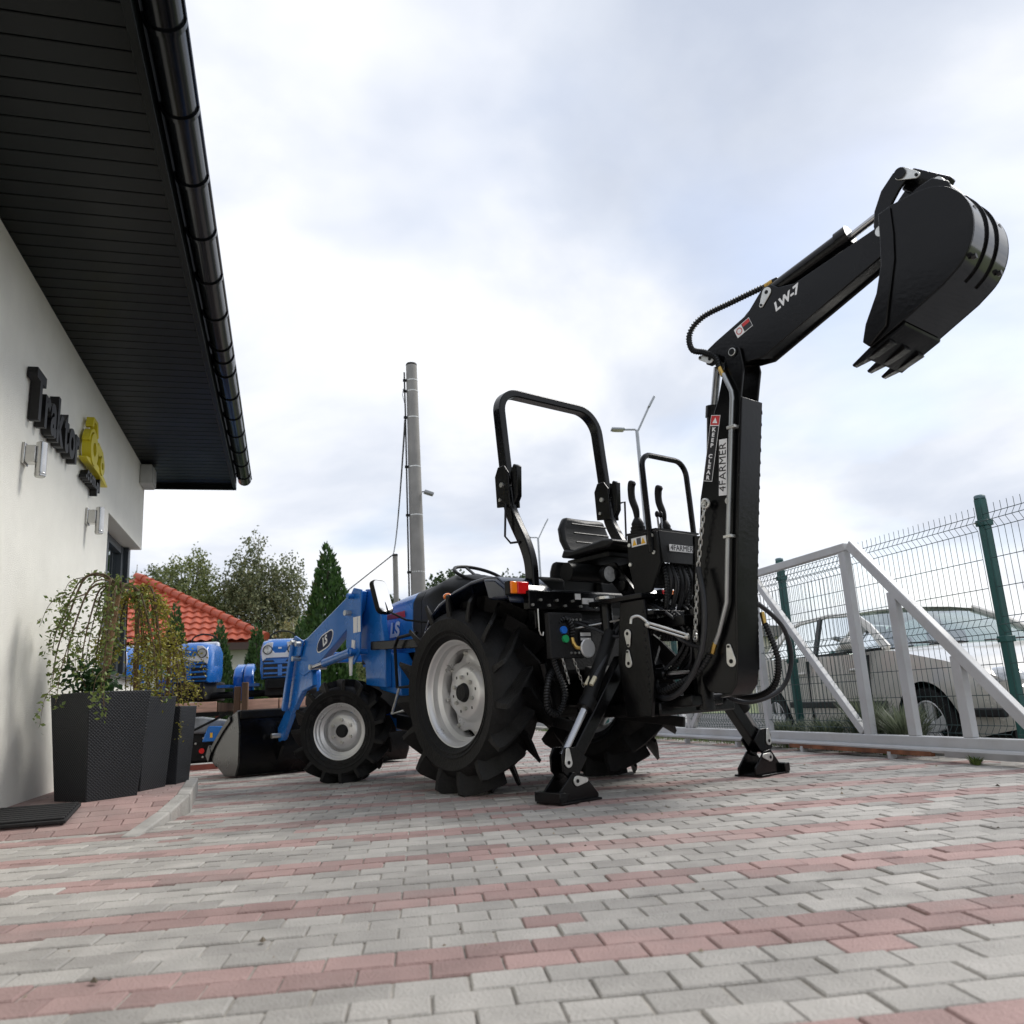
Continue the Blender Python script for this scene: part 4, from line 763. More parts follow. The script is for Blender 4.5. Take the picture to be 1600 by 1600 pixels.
# digging bucket
bk = group_part('digging_bucket', B)
shell = [(v.x, v.z) for v in spl([(-2.78, 0, 2.555), (-2.92, 0, 2.555), (-3.01, 0, 2.525), (-3.075, 0, 2.45), (-3.10, 0, 2.36), (-3.085, 0, 2.26), (-3.03, 0, 2.17), (-2.94, 0, 2.105)], 5)] + [(-2.74, 2.01), (-2.60, 1.955)]
inn = [(a + (-2.86 - a) * .03, b + (2.32 - b) * .03) for a, b in shell]
HW = .165
MB().prism(shell + inn[::-1], 'y', -HW, HW).build('bucket_shell', mat('bucket_gloss_black', (.010, .0095, .010), .13, 0, .15, 5, coat=.6, spec=.6), bk, smooth=40)
cheek = shell + [(-2.575, 1.985), (-2.60, 2.06), (-2.67, 2.18), (-2.71, 2.30), (-2.725, 2.42), (-2.735, 2.535)]
for s_ in (1, -1):
    MB().prism(cheek, 'y', s_ * HW, s_ * (HW + .012)).build('bucket_cheek', m_blk, bk, bevel=.002)
    MB().prism([(-2.60, 1.955), (-2.575, 1.985), (-2.60, 2.06), (-2.67, 2.18), (-2.71, 2.30), (-2.725, 2.42), (-2.735, 2.535), (-2.79, 2.545), (-2.785, 2.42), (-2.77, 2.30), (-2.735, 2.18), (-2.69, 2.02)], 'y', s_ * (HW + .012), s_ * (HW + .026)).build('side_cutter', m_blk, bk, bevel=.004)
    MB().prism([(-2.70, 2.545), (-2.72, 2.50), (-2.8, 2.53), (-3.02, 2.50), (-3.01, 2.58), (-2.95, 2.63), (-2.88, 2.62), (-2.80, 2.585)], 'y', s_ * .087, s_ * .103).build('hanger_plate', m_blk, bk, bevel=.006)
    MB().sweep([(a - .003, s_ * .05, b) for a, b in shell[12:34]], .012, .004, up=(0, 1, 0)).build('shell_seam', m_blk, bk)
    for (a, b) in ((-3.085, 2.395), (-3.055, 2.19)): MB().cyl((a - .012, s_ * .125, b), (a + .006, s_ * .125, b), .012, n=10).build('drain_hole', m_dk, bk)
MB().cyl((-2.70, -.11, 2.50), (-2.70, .11, 2.50), .026, n=14).build('bucket_pin', m_zinc, bk); MB().cyl((-2.965, -.10, 2.60), (-2.965, .10, 2.60), .024, n=14).build('bucket_pin', m_zinc, bk)
MB().add([(-2.76, -HW, 2.01), (-2.76, HW, 2.01), (-2.56, HW, 1.935), (-2.56, -HW, 1.935), (-2.755, -HW, 2.0), (-2.755, HW, 2.0), (-2.565, HW, 1.918), (-2.565, -HW, 1.918)], [(0, 1, 2, 3), (7, 6, 5, 4), (0, 4, 5, 1), (1, 5, 6, 2), (2, 6, 7, 3), (3, 7, 4, 0)]).build('lip_plate', m_blk, bk)
td = Vector((.93, 0, -.30)).normalized()
for y_ in (-.13, .0, .13):
    A = Vector((-2.62, y_, 1.955)); tt = MB()
    def tq(p, w_, h_): return [p + Vector((0, sx * w_, 0)) + Vector((.30, 0, .93)) * (sz * h_) for sx, sz in ((-1, -1), (1, -1), (1, 1), (-1, 1))]
    tt.loft([tq(A - td * .06, .026, .022), tq(A + td * .03, .024, .022), tq(A + td * .135, .016, .006)]); tt.build('tooth', m_blk, bk, bevel=.003)
# stabiliser legs
def stabiliser(x_, top, bot, pad, sgn):
    g = group_part('stabiliser_leg', B); tv = Vector((x_, *top)); bv = Vector((x_, *bot)); d = (bv - tv).normalized(); out_ = Vector((0, sgn, 0)); perp = (out_ - d * out_.dot(d)).normalized()
    MB().bar(tv - d * .02, bv + d * .01, .065, .075, up=perp).build('leg_beam', m_blk, g, bevel=.006)
    c0 = tv + perp * .075 + Vector((-.0, 0, .12)); mid = tv.lerp(bv, .52) + perp * .075; low = bv + perp * .062 - d * .03
    MB().cyl(c0, mid, .040, n=18).build('cylinder_barrel', m_sat, g); MB().cyl(mid - d * .05, mid + d * .015, .047, n=18).build('cylinder_gland', m_sat, g); MB().cyl(mid, low, .023, n=16).build('cylinder_rod', m_chrome, g)
    for q in (-.02, .02):
        h0 = mid - d * .10 + perp * .055 + Vector((q - .01, 0, 0)); h1 = h0 - d * .09
        MB().cyl(h0, h0 - d * .055, .013, n=8).build('hose_fitting', mat('fitting_pale', (.55, .5, .36), .4, .5), g)
        S = spl([h0 - d * .05, h1 - d * .10, tv + perp * .13 - d * .03 + Vector((q, 0, .02)), tv + Vector((q - .06, sgn * -.02, .27))], 6); MB().tube(S, .012, 8).build('hose', m_hose, g)
    ck = [(bv + perp * a - d * b) for a, b in ((.11, .05), (.10, .0), (.05, -.055), (-.02, -.06), (-.05, .0), (-.045, .10), (.045, .10))]
    for q in (-.045, .045):
        MB().add([p + Vector((q - .006, 0, 0)) for p in ck] + [p + Vector((q + .006, 0, 0)) for p in ck], [tuple(range(6, -1, -1)), tuple(range(7, 14))] + [(i, (i + 1) % 7, 7 + (i + 1) % 7, 7 + i) for i in range(7)]).build('knuckle_plate', m_blk, g, bevel=.003)
    pd = Vector((x_, pad, 0)); y0 = pad
    for q in (-.06, .06):
        pl_ = [(y0 - .13, .012), (y0 + .15, .012), (y0 + .15, .05), (y0 + .05, .14), (y0 - .02, .15), (y0 - .10, .06)] if sgn < 0 else [(y0 + .13, .012), (y0 - .15, .012), (y0 - .15, .03), (y0 - .06, .13), (y0 + .02, .15), (y0 + .12, .06)]
        MB().prism(pl_, 'x', x_ + q - .006, x_ + q + .006).build('foot_gusset', m_blk, g, bevel=.003)
    MB().bb(x_ - .10, x_ + .10, y0 - .14, y0 + .14, .001, .013).build('foot_plate', m_blk, g, bevel=.003); MB().bb(x_ - .10, x_ + .10, y0 + sgn * .10, y0 + sgn * .15, .012, .062).build('foot_edge', m_blk, g, bevel=.004)
    def flagx(p, ang):
        t = MB(); c = Vector((p[1], p[2])); e = Vector((math.cos(ang), math.sin(ang))); n_ = Vector((-e.y, e.x)); r0, r1, l_ = .026, .013, .062
        poly = [c + e * (r0 * math.cos(a)) + n_ * (r0 * math.sin(a)) for a in [R(75 + 210 * i / 10) for i in range(11)]] + [c + e * (l_ + r1 * math.cos(a)) + n_ * (r1 * math.sin(a)) for a in [R(-75 + 150 * i / 6) for i in range(7)]]
        t.prism([(v.x, v.y) for v in poly], 'x', p[0], p[0] - .007); t.build('pin_retainer', m_zinc, g, bevel=.002); MB().cyl((p[0] - .006, p[1], p[2]), (p[0] - .009, p[1], p[2]), .010, n=12).build('pin_end', m_sat, g)
    flagx((x_ - .067, y0 + sgn * 0, .105), R(180) if sgn > 0 else R(10)); flagx((x_ - .052, (bv + perp * .05)[1], (bv + perp * .05)[2]), R(90))
    return g
stabiliser(-.88, (.14, .70), (.60, .165), .60, 1)
stabiliser(-1.05, (-.47, .56), (-.82, .165), -.83, -1)
# chain and turnbuckle
ch = group_part('safety_chain', B); pts = [Vector((-1.575, .125, 1.47)), Vector((-1.535, .125, 1.2)), Vector((-1.45, .10, .98)), Vector((-1.34, -.02, .83)), Vector((-1.31, -.05, .805))]
pts = [Vector((-1.575, .128, 1.47)).lerp(Vector((-1.40, .10, .80)), i / 10) + Vector((.012 * math.sin(PI * i / 10), 0, 0)) for i in range(11)]
S = spl(pts, 4); L_ = sum((b - a).length for a, b in zip(S, S[1:])); nl_ = int(L_ / .030)
lk_me = MB().tube([(math.cos(a) * .0085 , 0, math.sin(a) * .0085 + (.011 if math.sin(a) > 0 else -.011)) for a in [2 * PI * i / 16 for i in range(16)]], .0035, 6, closed=True).mesh('chain_link', 60)
for k in range(nl_):
    u = (k + .5) / nl_ * (len(S) - 1); i = min(len(S) - 2, int(u)); p = S[i].lerp(S[i + 1], u - i); d = (S[i + 1] - S[i]).normalized()
    o = obj('chain_link', lk_me, m_zinc, ch); q = d.to_track_quat('Z', 'Y').to_matrix() @ Matrix.Rotation(R(90 if k % 2 else 0) + .4, 3, 'Z'); mm = q.to_4x4(); mm.translation = p; o.matrix_local = mm
MB().tube([(-1.575 + math.cos(a) * .022, .118, 1.478 + math.sin(a) * .022) for a in [2 * PI * i / 16 for i in range(16)]], .008, 8, closed=True).build('chain_eye', m_zinc, ch); MB().cyl((-1.575, .098, 1.478), (-1.575, .135, 1.478), .012, n=8).build('chain_bolt', m_zinc, ch)
tb = group_part('turnbuckle', B); a_, b_ = Vector((-1.19, .29, .905)), Vector((-1.40, .10, .795)); dd = (b_ - a_).normalized()
MB().cyl(a_ + dd * .05, b_ - dd * .05, .008, n=8).build('turnbuckle_body', m_zinc, tb); MB().cyl(a_ + dd * .05 + Vector((0, 0, -.02)), b_ - dd * .05 + Vector((0, 0, -.02)), .007, n=8).build('turnbuckle_body', m_zinc, tb)
for p in (a_ + dd * .045, b_ - dd * .045): MB().ell(p + Vector((0, 0, -.01)), (.016, .016, .02), 10, 6).build('turnbuckle_end', m_zinc, tb)
MB().tube([b_ + Vector((math.cos(t) * .02, math.cos(t) * -.01, math.sin(t) * .02)) for t in [2 * PI * i / 14 for i in range(14)]], .006, 6, closed=True).build('turnbuckle_eye', m_zinc, tb)
MB().tube(spl([a_ + dd * .05, a_ + Vector((.0, .0, .02)), a_ - dd * .04 + Vector((0, 0, .0)), a_ - dd * .05 + Vector((0, 0, -.035))], 4), .008, 8).build('turnbuckle_hook', m_zinc, tb)
# hydraulic pipes and hoses on the boom
pp = [(-1.53, .108, .75), (-1.56, .108, .80), (-1.63, .108, .95), (-1.672, .108, 1.21), (-1.785, .108, 1.85), (-1.81, .108, 1.99), (-1.812, .108, 2.03), (-1.775, .108, 2.14)]
MB().tube(pp, .0125, 10).build('steel_pipe', mat('pipe_grey', (.36, .37, .37), .3, .8), B)
MB().tube([(a + .002, -.108, b) for a, _, b in pp], .0125, 10).build('steel_pipe', m_sat, B)
for (x_, z_) in ((-1.685, 1.28), (-1.785, 1.84)): MB().bb(x_ - .03, x_ + .02, .08, .124, z_ - .008, z_ + .008).build('pipe_clamp', m_zinc, B, bevel=.002)
fitting(B, (-1.775, .108, 2.13), (-1.757, .108, 2.185)); fitting(B, (-1.53, .108, .755), (-1.505, .11, .70))
hose('hose', [(-1.757, .108, 2.18), (-1.735, .10, 2.25), (-1.66, .09, 2.31), (-1.58, .09, 2.36), (-1.57, .08, 2.46), (-1.66, .07, 2.525), (-1.85, .05, 2.54), (-2.04, .03, 2.55)], .0125, spiral=True)
hose('hose', [(-1.76, -.1, 2.2), (-1.77, -.09, 2.36), (-1.84, -.05, 2.46), (-1.98, -.02, 2.51), (-2.05, 0, 2.53)], .012)
fitting(B, (-2.03, .03, 2.548), (-2.08, .02, 2.56)); MB().box((-2.085, .012, 2.558), (.05, .03, .03)).build('cylinder_port', m_blk, B, bevel=.004)
hose('hose', [(-1.505, .125, .70), (-1.43, .14, .62), (-1.30, .16, .555), (-1.18, .17, .53), (-1.10, .12, .60)], .015, spiral=True)
hose('hose', [(-1.50, .14, 1.15), (-1.52, .15, .95), (-1.48, .16, .72), (-1.36, .17, .55), (-1.24, .18, .49), (-1.12, .16, .52)], .015)
hose('hose', [(-1.47, -.14, 1.06), (-1.50, -.35, .97), (-1.50, -.56, .84), (-1.48, -.63, .66), (-1.42, -.58, .50), (-1.30, -.42, .44), (-1.16, -.36, .50)], .0135)
hose('hose', [(-1.68, -.13, .84), (-1.70, -.17, .66), (-1.62, -.22, .52), (-1.45, -.26, .47), (-1.25, -.30, .50)], .0135, spiral=True); fitting(B, (-1.675, -.13, .83), (-1.67, -.125, .9))
for k in range(5): hose('hose', [(-1.20, .10 - .05 * k, .92), (-1.30 + .01 * k, .12 - .05 * k, .80 - .02 * k), (-1.38, .05 - .03 * k, .74), (-1.42, .02 - .01 * k, .70)], .010)
rh = random.Random(17)
for k in range(9):
    y_ = .16 - .045 * k; hose('hose', [(-1.10 - .015 * k, y_, 1.03), (-1.24 - .02 * (k % 3), y_ - .02, .95 - .02 * (k % 4)), (-1.33, y_ * .6 + rh.uniform(-.03, .03), .80 + rh.uniform(-.05, .05)), (-1.26, y_ * .5, .68 + rh.uniform(-.06, .04)), (-1.12, y_ * .8, .60)], .009 + .003 * (k % 2), spiral=(k % 4 == 1))
for k in range(5): MB().cyl((-1.21, .1 - .06 * k, .90), (-1.26, .1 - .06 * k, .885), .012, n=6).build('hose_fitting', m_zinc, B)
for k in range(6): hose('hose', [(-.66, .30 - .04 * k, .96), (-.80, .26 - .04 * k, .90 + .02 * (k % 2)), (-.95, .2 - .04 * k, .84), (-1.08, .14 - .04 * k, .92)], .010)
for k in range(8): MB().cyl((-.70, .26 + .03 * (k % 4), .77 + .19 * (k // 4)), (-.708, .26 + .03 * (k % 4), .77 + .19 * (k // 4)), .007, n=8).build('bolt_head', m_zinc, B)
MB().prism([(-.64, .50), (-.74, .52), (-.76, .66), (-.66, .70)], 'y', -.1, .22).build('pump_body', m_cast, B, bevel=.015); MB().cyl((-.64, .1, .58), (-.88, .1, .57), .045, n=16).build('drive_shaft_guard', m_sat, B)
# hydraulic hoses and small gear at the tractor's rear, left of the frame
hose('hose', [(-.70, .335, .86), (-.71, .34, .92), (-.70, .37, .965), (-.68, .43, .93), (-.67, .46, .83), (-.66, .44, .70), (-.68, .40, .55), (-.67, .45, .44), (-.66, .52, .48), (-.66, .50, .62), (-.62, .40, .70)], .0165, spiral=True)
fitting(B, (-.70, .335, .86), (-.705, .33, .82)); MB().tube(spl([(-.705, .33, .83), (-.72, .32, .80), (-.76, .30, .79)], 4), .012, 8).build('brass_elbow', m_brass, B)
MB().lathe([(.0, -.012), (.05, -.012), (.055, -.006), (.05, .004), (.02, .006), (.0, .01)], 24, (-.78, .295, .79), 'x').build('coupler_disc', mat('coupler_white', (.62, .62, .62), .35, .3), B)
MB().bb(-.716, -.712, .19, .29, .83, .895).build('instruction_plate', m_dk, B); MB().bb(-.7185, -.716, .20, .28, .865, .885).build('instruction_print', m_wht, B); MB().bb(-.7185, -.716, .20, .28, .84, .855).build('instruction_print', m_wht, B)
MB().cyl((-.70, .40, .90), (-.715, .40, .90), .022, n=10).build('blue_dust_cap', mat('cap_blue', (.02, .15, .6), .4), B); MB().cyl((-.70, .39, .85), (-.715, .39, .85), .022, n=10).build('green_dust_cap', mat('cap_green', (.02, .35, .12), .4), B)
MB().bb(-.70, -.66, .24, .50, .74, 1.0).build('coupler_block', m_cast, B, bevel=.006)
for p0, p1 in (((-.69, .42, .78), (-.68, .36, .60)), ((-.69, .34, .78), (-.69, .26, .58))):
    p0 = Vector(p0); p1 = Vector(p1); n_ = int((p1 - p0).length / .02)
    for k in range(n_):
        p = p0.lerp(p1, (k + .5) / n_); o = obj('chain_link', lk_me, m_zinc, B); mm = ((p1 - p0).to_track_quat('Z', 'Y').to_matrix() @ Matrix.Rotation(R(90 if k % 2 else 0) + .5, 3, 'Z')).to_4x4(); mm.translation = p; o.matrix_local = mm @ Matrix.Scale(.7, 4)
MB().tube([(-.68, .56, 1.02), (-.68, .56, .90), (-.68, .55, .875), (-.68, .535, .87), (-.68, .53, .89)], .004, 6).build('wire_hook', m_zinc, B)
MB().cyl((-.62, .50, .72), (-.60, .42, .42), .022, n=12).build('lift_link', m_blk, B); MB().bar((-.40, .28, .40), (-.85, .40, .34), .03, .06).build('draft_link', m_cast, B, bevel=.006); MB().bar((-.40, -.28, .40), (-.85, -.40, .34), .03, .06).build('draft_link', m_cast, B, bevel=.006)
MB().tube([(-.70, .30, .91), (-.95, .18, .935)], .005, 6).build('control_rod', m_zinc, B)
# ------------------------------------------------------------------ sliding gate, fence, street side
m_gate = mat('gate_paint', (.50, .51, .52), .45, 0, .06, 4, dirt=(.36, .33, .29), dirtamt=.5)
m_green = mat('fence_green', (.012, .085, .075), .45, 0, .12, 6)
m_rust = mat('rust', (.20, .08, .04), .9, 0, .35, 12, .4, 60)
m_wire = mat('wire_green', (.02, .05, .05), .5, 0, .1, 6)
GXW = 4.0
gate = thing('sliding_gate', 'light grey steel sliding gate with diagonal braces behind the tractor', 'gate', (GXW, 5.14, 0))
def gb_(name, a, b, w_=.055, h_=.07): return MB().bar((0, a[0] - 5.14, a[1]), (0, b[0] - 5.14, b[1]), w_, h_, up=(1, 0, 0) if abs(a[0] - b[0]) < .3 else (0, 0, 1)).build(name, m_gate, gate, bevel=.006)
gb_('bottom_beam', (2.2, .105), (9.4, .105), .06, .09); gb_('top_beam', (5.10, 1.49), (9.4, 1.49), .06, .06)
MB().box((-.0, .0, .80), (.055, .075, 1.32)).build('upright', m_gate, gate, bevel=.006)
for y_, zt in ((4.70, 1.10), (4.235, .64)): MB().box((-.001, y_ - 5.14, (.15 + zt) / 2), (.052, .075, zt - .15)).build('upright', m_gate, gate, bevel=.006)
for y_ in (6.42, 7.88, 9.3): MB().box((-.001, y_ - 5.14, .805), (.05, .06, 1.31)).build('upright', m_gate, gate, bevel=.006)
gb_('diagonal_brace', (5.06, 1.50), (3.72, .15), .056, .07); gb_('diagonal_brace', (6.37, 1.44), (5.20, .16), .05, .055); gb_('diagonal_brace', (6.5, 1.40), (7.83, .16), .05, .055); gb_('diagonal_brace', (9.2, 1.44), (7.93, .16), .05, .055)
MB().box((-.05, -.35 + .5, .045), (.03, 1.55, .03)).build('gear_rack', m_rust, gate); MB().box((-.05, -1.05, .05), (.035, .62, .035)).build('gear_rack', mat('rack_zinc', (.4, .4, .4), .5, .6), gate)
MB().cyl((-.05, -3, .07), (-.05, 4.2, .07), .018, n=8).build('guide_tube', m_gate, gate)
for y_ in (4.9, 5.9, 6.9, 7.9): MB().box((-.045, y_ - 5.14, .02), (.05, .03, .05)).build('rack_bracket', m_gate, gate)
def mesh_panel(mb, x, y0, y1, z0, z1, folds, sp=.05, rw=.0023):
    n_ = int((y1 - y0) / sp)
    def prof():
        P = [(0, z0)]
        for fz in folds: P += [(0, fz - .05), (.035, fz), (0, fz + .05)]
        return P + [(0, z1)]
    P = prof()
    for i in range(n_ + 1):
        y = y0 + (y1 - y0) * i / n_; mb.tube([(x - a, y, b) for a, b in P], rw, 4)
    hz = []
    for fz in folds: hz += [(-.0, fz - .05), (.035, fz), (0, fz + .05)]
    z = z0 + .02; fb = sorted(folds)
    for a, b in zip(fb, fb[1:]):
        m_ = int((b - a - .1) / .2 + .5)
        for k in range(1, m_): hz.append((0, a + .05 + (b - a - .1) * k / m_))
    for a, b in hz: mb.tube([(x - a, y0, b), (x - a, y1, b)], rw * 1.1, 4)
g2 = MB(); mesh_panel(g2, .02, .06, 4.2, .16, 1.45, (.24, .80, 1.36)); tag(g2.build('wire_infill', m_wire, gate, smooth=0, fix=False), kind='stuff')
FX = 4.45; posts = [1.93, 4.283, 6.64, 8.99, 11.35, 13.7]
fence = thing('wire_fence', 'green wire mesh fence on square posts in front of the silver car', 'fence', (FX, 4.283, -.17))
for i, y_ in enumerate(posts):
    p = MB().box((0, 0, .91), (.06, .06, 1.84)).build('fence_post', m_green, fence, bevel=.012); p.location = (0, y_ - 4.283, 0)
    MB().lathe([(.0, 1.85), (.03, 1.848), (.036, 1.84), (.036, 1.825), (.034, 1.825)], 12, axis='z').build('post_cap', mat('cap_grey', (.12, .2, .22), .5), p)
    for z_ in (1.66, .9, .22): MB().bb(-.04, .04, -.036, .036, z_ - .02, z_ + .02).build('clamp', m_green, p, bevel=.004); MB().cyl((-.04, .02, z_), (-.065, .02, z_), .007, n=6).build('clamp_bolt', m_zinc, p)
for y0, y1 in zip(posts, posts[1:]):
    q = MB(); mesh_panel(q, -.035, y0 + .03 - 4.283, y1 - .03 - 4.283, .22, 1.77, (.31, .99, 1.66)); tag(q.build('wire_mesh', m_wire, fence, smooth=0, fix=False), kind='stuff')
tag(MB().bb(4.31, 4.50, -6, 15.5, -.3, .04).build('fence_plinth', m_concd, bevel=.01), 'low grey concrete kerb under the wire fence', kind='structure')
# weeds, lavender
def tuft(label, x, y, z, r_, h_, n_, lm, seed, cat='plant', name='weed_plant', grp=None):
    rn = random.Random(seed); t = thing(name, label, cat, (x, y, z), group=grp); mb = MB()
    for k in range(n_):
        a = rn.uniform(0, 6.28); b = rn.random() ** .6 * r_ * .4; p = Vector((math.cos(a) * b, math.sin(a) * b, 0)); hh = h_ * rn.uniform(.5, 1.1); d = Vector((math.cos(a), math.sin(a), 0)) * r_ * rn.uniform(.2, 1.0); w_ = Vector((-d.y, d.x, 0)).normalized() * .004 * (1 + h_ * 2)
        e = p + d + Vector((0, 0, hh)); m_ = p + d * .4 + Vector((0, 0, hh * .65)); mb.add([p - w_, p + w_, m_ + w_, m_ - w_, e], [(0, 1, 2, 3), (3, 2, 4)])
    tag(mb.build('leaves', lm, t, smooth=0, fix=False), kind='stuff'); return t
m_lav = leafmat('leaf_greygreen', (.09, .12, .07), (.22, .25, .17)); m_weed = leafmat('leaf_weed', (.05, .10, .02), (.15, .20, .05))
tuft('small green weed growing at the gate rail', 3.93, 4.16, .0, .07, .055, 60, m_weed, 3)
for k, (y_, h_) in enumerate(((5.05, .30), (5.45, .36), (5.95, .22), (6.5, .2))):
    tuft(['grey green lavender clump before the car front wheel', 'tallest grey green lavender clump in front of the car door', 'low grey green clump between gate and car sill', 'low grey green clump before the car rear wheel'][k], 4.22, y_, .03, .22, h_, 420, m_lav, 30 + k, 'plant', 'lavender_plant', 'lavender clumps along the fence')
sg = MB(); rn = random.Random(11)
for k in range(2600):
    x, y = rn.uniform(-.1, .22), rn.uniform(0, 9); h_ = rn.uniform(.02, .07); sg.add([(x, y, 0), (x + .008, y + rn.uniform(-.01, .01), 0), (x + rn.uniform(-.02, .02), y + rn.uniform(-.02, .02), h_)], [(0, 1, 2)])
o = tag(sg.build('verge_grass', m_weed, smooth=0, fix=False), 'thin grass growing along the foot of the fence', 'grass', kind='stuff'); o.location = (4.18, 4.9, -.02)
# ------------------------------------------------------------------ silver car
m_car = mat('car_silver', (.70, .67, .61), .3, .2, .03, 3, coat=.8)
m_trim = mat('car_trim_black', (.012, .012, .013), .5); m_cg = glassmat('car_glass', (.62, .70, .68), .25)
fwd = Vector((-.136, -.991, 0)); car = thing('silver_car', 'silver hatchback car parked behind the wire fence', 'car', (5.86, 7.83, -.17), math.atan2(fwd.y, fwd.x))
XS = [-.80, -.72, -.6] + [-.45 + .05 * i for i in range(19)] + [.6 + .2 * i for i in range(8)] + [2.15 + .05 * i for i in range(19)] + [3.15, 3.25, 3.36, 3.44, 3.48]
def interp(x, T_):
    for (a, b), (c, d) in zip(T_, T_[1:]):
        if a <= x <= c: return b + (d - b) * (x - a) / (c - a)
    return T_[0][1] if x < T_[0][0] else T_[-1][1]
def zlow(x):
    for xc in (0, 2.615):
        d = abs(x - xc)
        if d < .37: return max(.22, .31 + math.sqrt(max(0, .37 ** 2 - d * d)) - .02)
    return interp(x, [(-.8, .42), (-.6, .30), (-.4, .24), (.4, .21), (2.2, .21), (3.0, .24), (3.48, .34)])
def zup(x): return interp(x, [(-.8, .86), (-.72, .93), (-.5, .97), (.5, .95), (1.5, .92), (2.1, .93), (2.3, .91), (2.9, .80), (3.25, .70), (3.48, .56)])
def hwid(x): return interp(x, [(-.8, .66), (-.6, .76), (-.2, .82), (1, .85), (2.3, .845), (2.9, .82), (3.25, .76), (3.48, .60)])
secs = []
for x in XS:
    zl, zu, w_ = zlow(x), zup(x), hwid(x); half = []
    for t in (0, .18, .38, .58, .76, .9, 1.0):
        z = zl + (zu - zl) * t; tt = (z - .2) / .75; half.append((x, w_ * (1 - .06 * (1 - min(1, tt * 2.2)) ** 2 - .11 * max(0, tt - .55) ** 1.3), z))
    cr = interp(x, [(-.8, .0), (-.6, .02), (2.0, .03), (3.0, .045), (3.48, .02)])
    top = [(x, half[-1][1] * k, zu + cr * (1 - k * k)) for k in (.85, .5, 0, -.5, -.85)]
    secs.append([(p[0], -p[1], p[2]) for p in half] + [(p[0], -p[1], p[2]) for p in top] + [(p[0], p[1], p[2]) for p in half[::-1]])
MB().loft(secs, closed=False).add([secs[0][i] for i in range(len(secs[0]))], [tuple(range(len(secs[0])))]).add(secs[-1], [tuple(range(len(secs[-1])))]).build('body', m_car, car, smooth=40)
MB().bb(-.7, 3.3, -.66, .66, .24, .62).build('underbody', m_trim, car)
# greenhouse: side glass, screens, roof and pillars
def gy(z): return .765 - (z - .92) * .40
sgp = [(-.30, .965), (-.12, 1.14), (.08, 1.25), (.38, 1.305), (.95, 1.32), (1.38, 1.29), (1.75, 1.14), (2.08, .94)]
for s_ in (-1, 1):
    MB().add([(a, s_ * gy(b), b) for a, b in sgp] + [(a, s_ * (gy(b) - .006), b) for a, b in sgp], [tuple(range(8)), tuple(range(15, 7, -1))]).build('side_window', m_cg, car, smooth=0)
    for nm, ln, w2 in (('window_frame', sgp, .035), ('pillar', [(.88, .95), (.80, 1.31)], .07), ('pillar', [(-.22, .96), (.10, 1.25)], .09)):
        MB().sweep([(a, s_ * (gy(b) + .002), b) for a, b in ln], w2, .022, up=(0, 1, .38 * s_)).build(nm, m_car if w2 != .07 else m_trim, car, bevel=.004)
    MB().bb(-.25, 2.05, s_ * .755, s_ * .775, .935, .955).build('belt_trim', m_trim, car)
    MB().bb(.42, 2.15, s_ * .835, s_ * .862, .46, .52).build('side_moulding', m_trim, car, bevel=.008)
    for xx in (.62, 1.62): MB().bb(xx, xx + .17, s_ * .805, s_ * .845, .77, .80).build('door_handle', m_car, car, bevel=.01)
    for xx in (.86, 1.93): MB().bb(xx, xx + .008, s_ * .80, s_ * .853, .27, .90).build('door_gap', m_trim, car)
    mi = MB().ell((1.86, s_ * .93, 1.0), (.06, .10, .07)).build('door_mirror', m_car, car); MB().bb(1.80, 1.90, s_ * .76, s_ * .98, .925, .95).build('mirror_base', m_trim, mi, bevel=.01)
    hl = MB().ell((3.20, s_ * .60, .64), (.20, .15, .095)).build('headlight', m_lampg, car)
    MB().ell((-.74, s_ * .62, .78), (.08, .12, .14)).build('tail_light', m_lred, car)
MB().loft([[(a, -gy(b) * k, b + .03 * (1 - k * k)) for k in (1, .6, 0, -.6, -1)] for a, b in ((1.40, 1.288), (1.76, 1.14), (2.12, .94))], closed=False).build('windscreen', m_cg, car)
MB().loft([[(a, -gy(b) * k, b + .03 * (1 - k * k)) for k in (1, .6, 0, -.6, -1)] for a, b in ((.06, 1.25), (-.15, 1.14), (-.42, .97))], closed=False).build('rear_window', m_cg, car)
MB().loft([[(a, -gy(b) * k, b + .012 + .04 * (1 - k * k)) for k in (1.02, .6, 0, -.6, -1.02)] for a, b in ((.04, 1.25), (.38, 1.302), (.95, 1.318), (1.42, 1.285))], closed=False).build('roof', m_car, car, smooth=60)
for s_ in (-1, 1):
    MB().sweep([(a, s_ * gy(b), b + .01) for a, b in ((2.14, .935), (1.76, 1.148), (1.40, 1.298))], .05, .03, up=(0, 1, .4 * s_)).build('windscreen_pillar', m_car, car, bevel=.005)
    for xx in (.5, 1.35): MB().prism([(xx, .55), (xx + .12, .55), (xx - .02, 1.12), (xx - .10, 1.12)], 'y', s_ * .18, s_ * .56).build('car_seat', m_trim, car, bevel=.03)
    MB().tube([(2.17, s_ * .1, .965), (2.12, s_ * .55, .975)], .008, 6).build('wiper', m_trim, car)
MB().bb(3.30, 3.50, -.62, .62, .34, .42).build('front_bumper_trim', m_trim, car, bevel=.02); MB().bb(2.96, 3.4, -.80, -.755, .40, .46).build('bumper_moulding', m_trim, car, bevel=.01); MB().bb(3.40, 3.47, -.35, .35, .48, .58).build('radiator_grille', m_trim, car, bevel=.02)
m_alloy = mat('alloy_wheel', (.78, .78, .78), .35, .3, .05, 8)
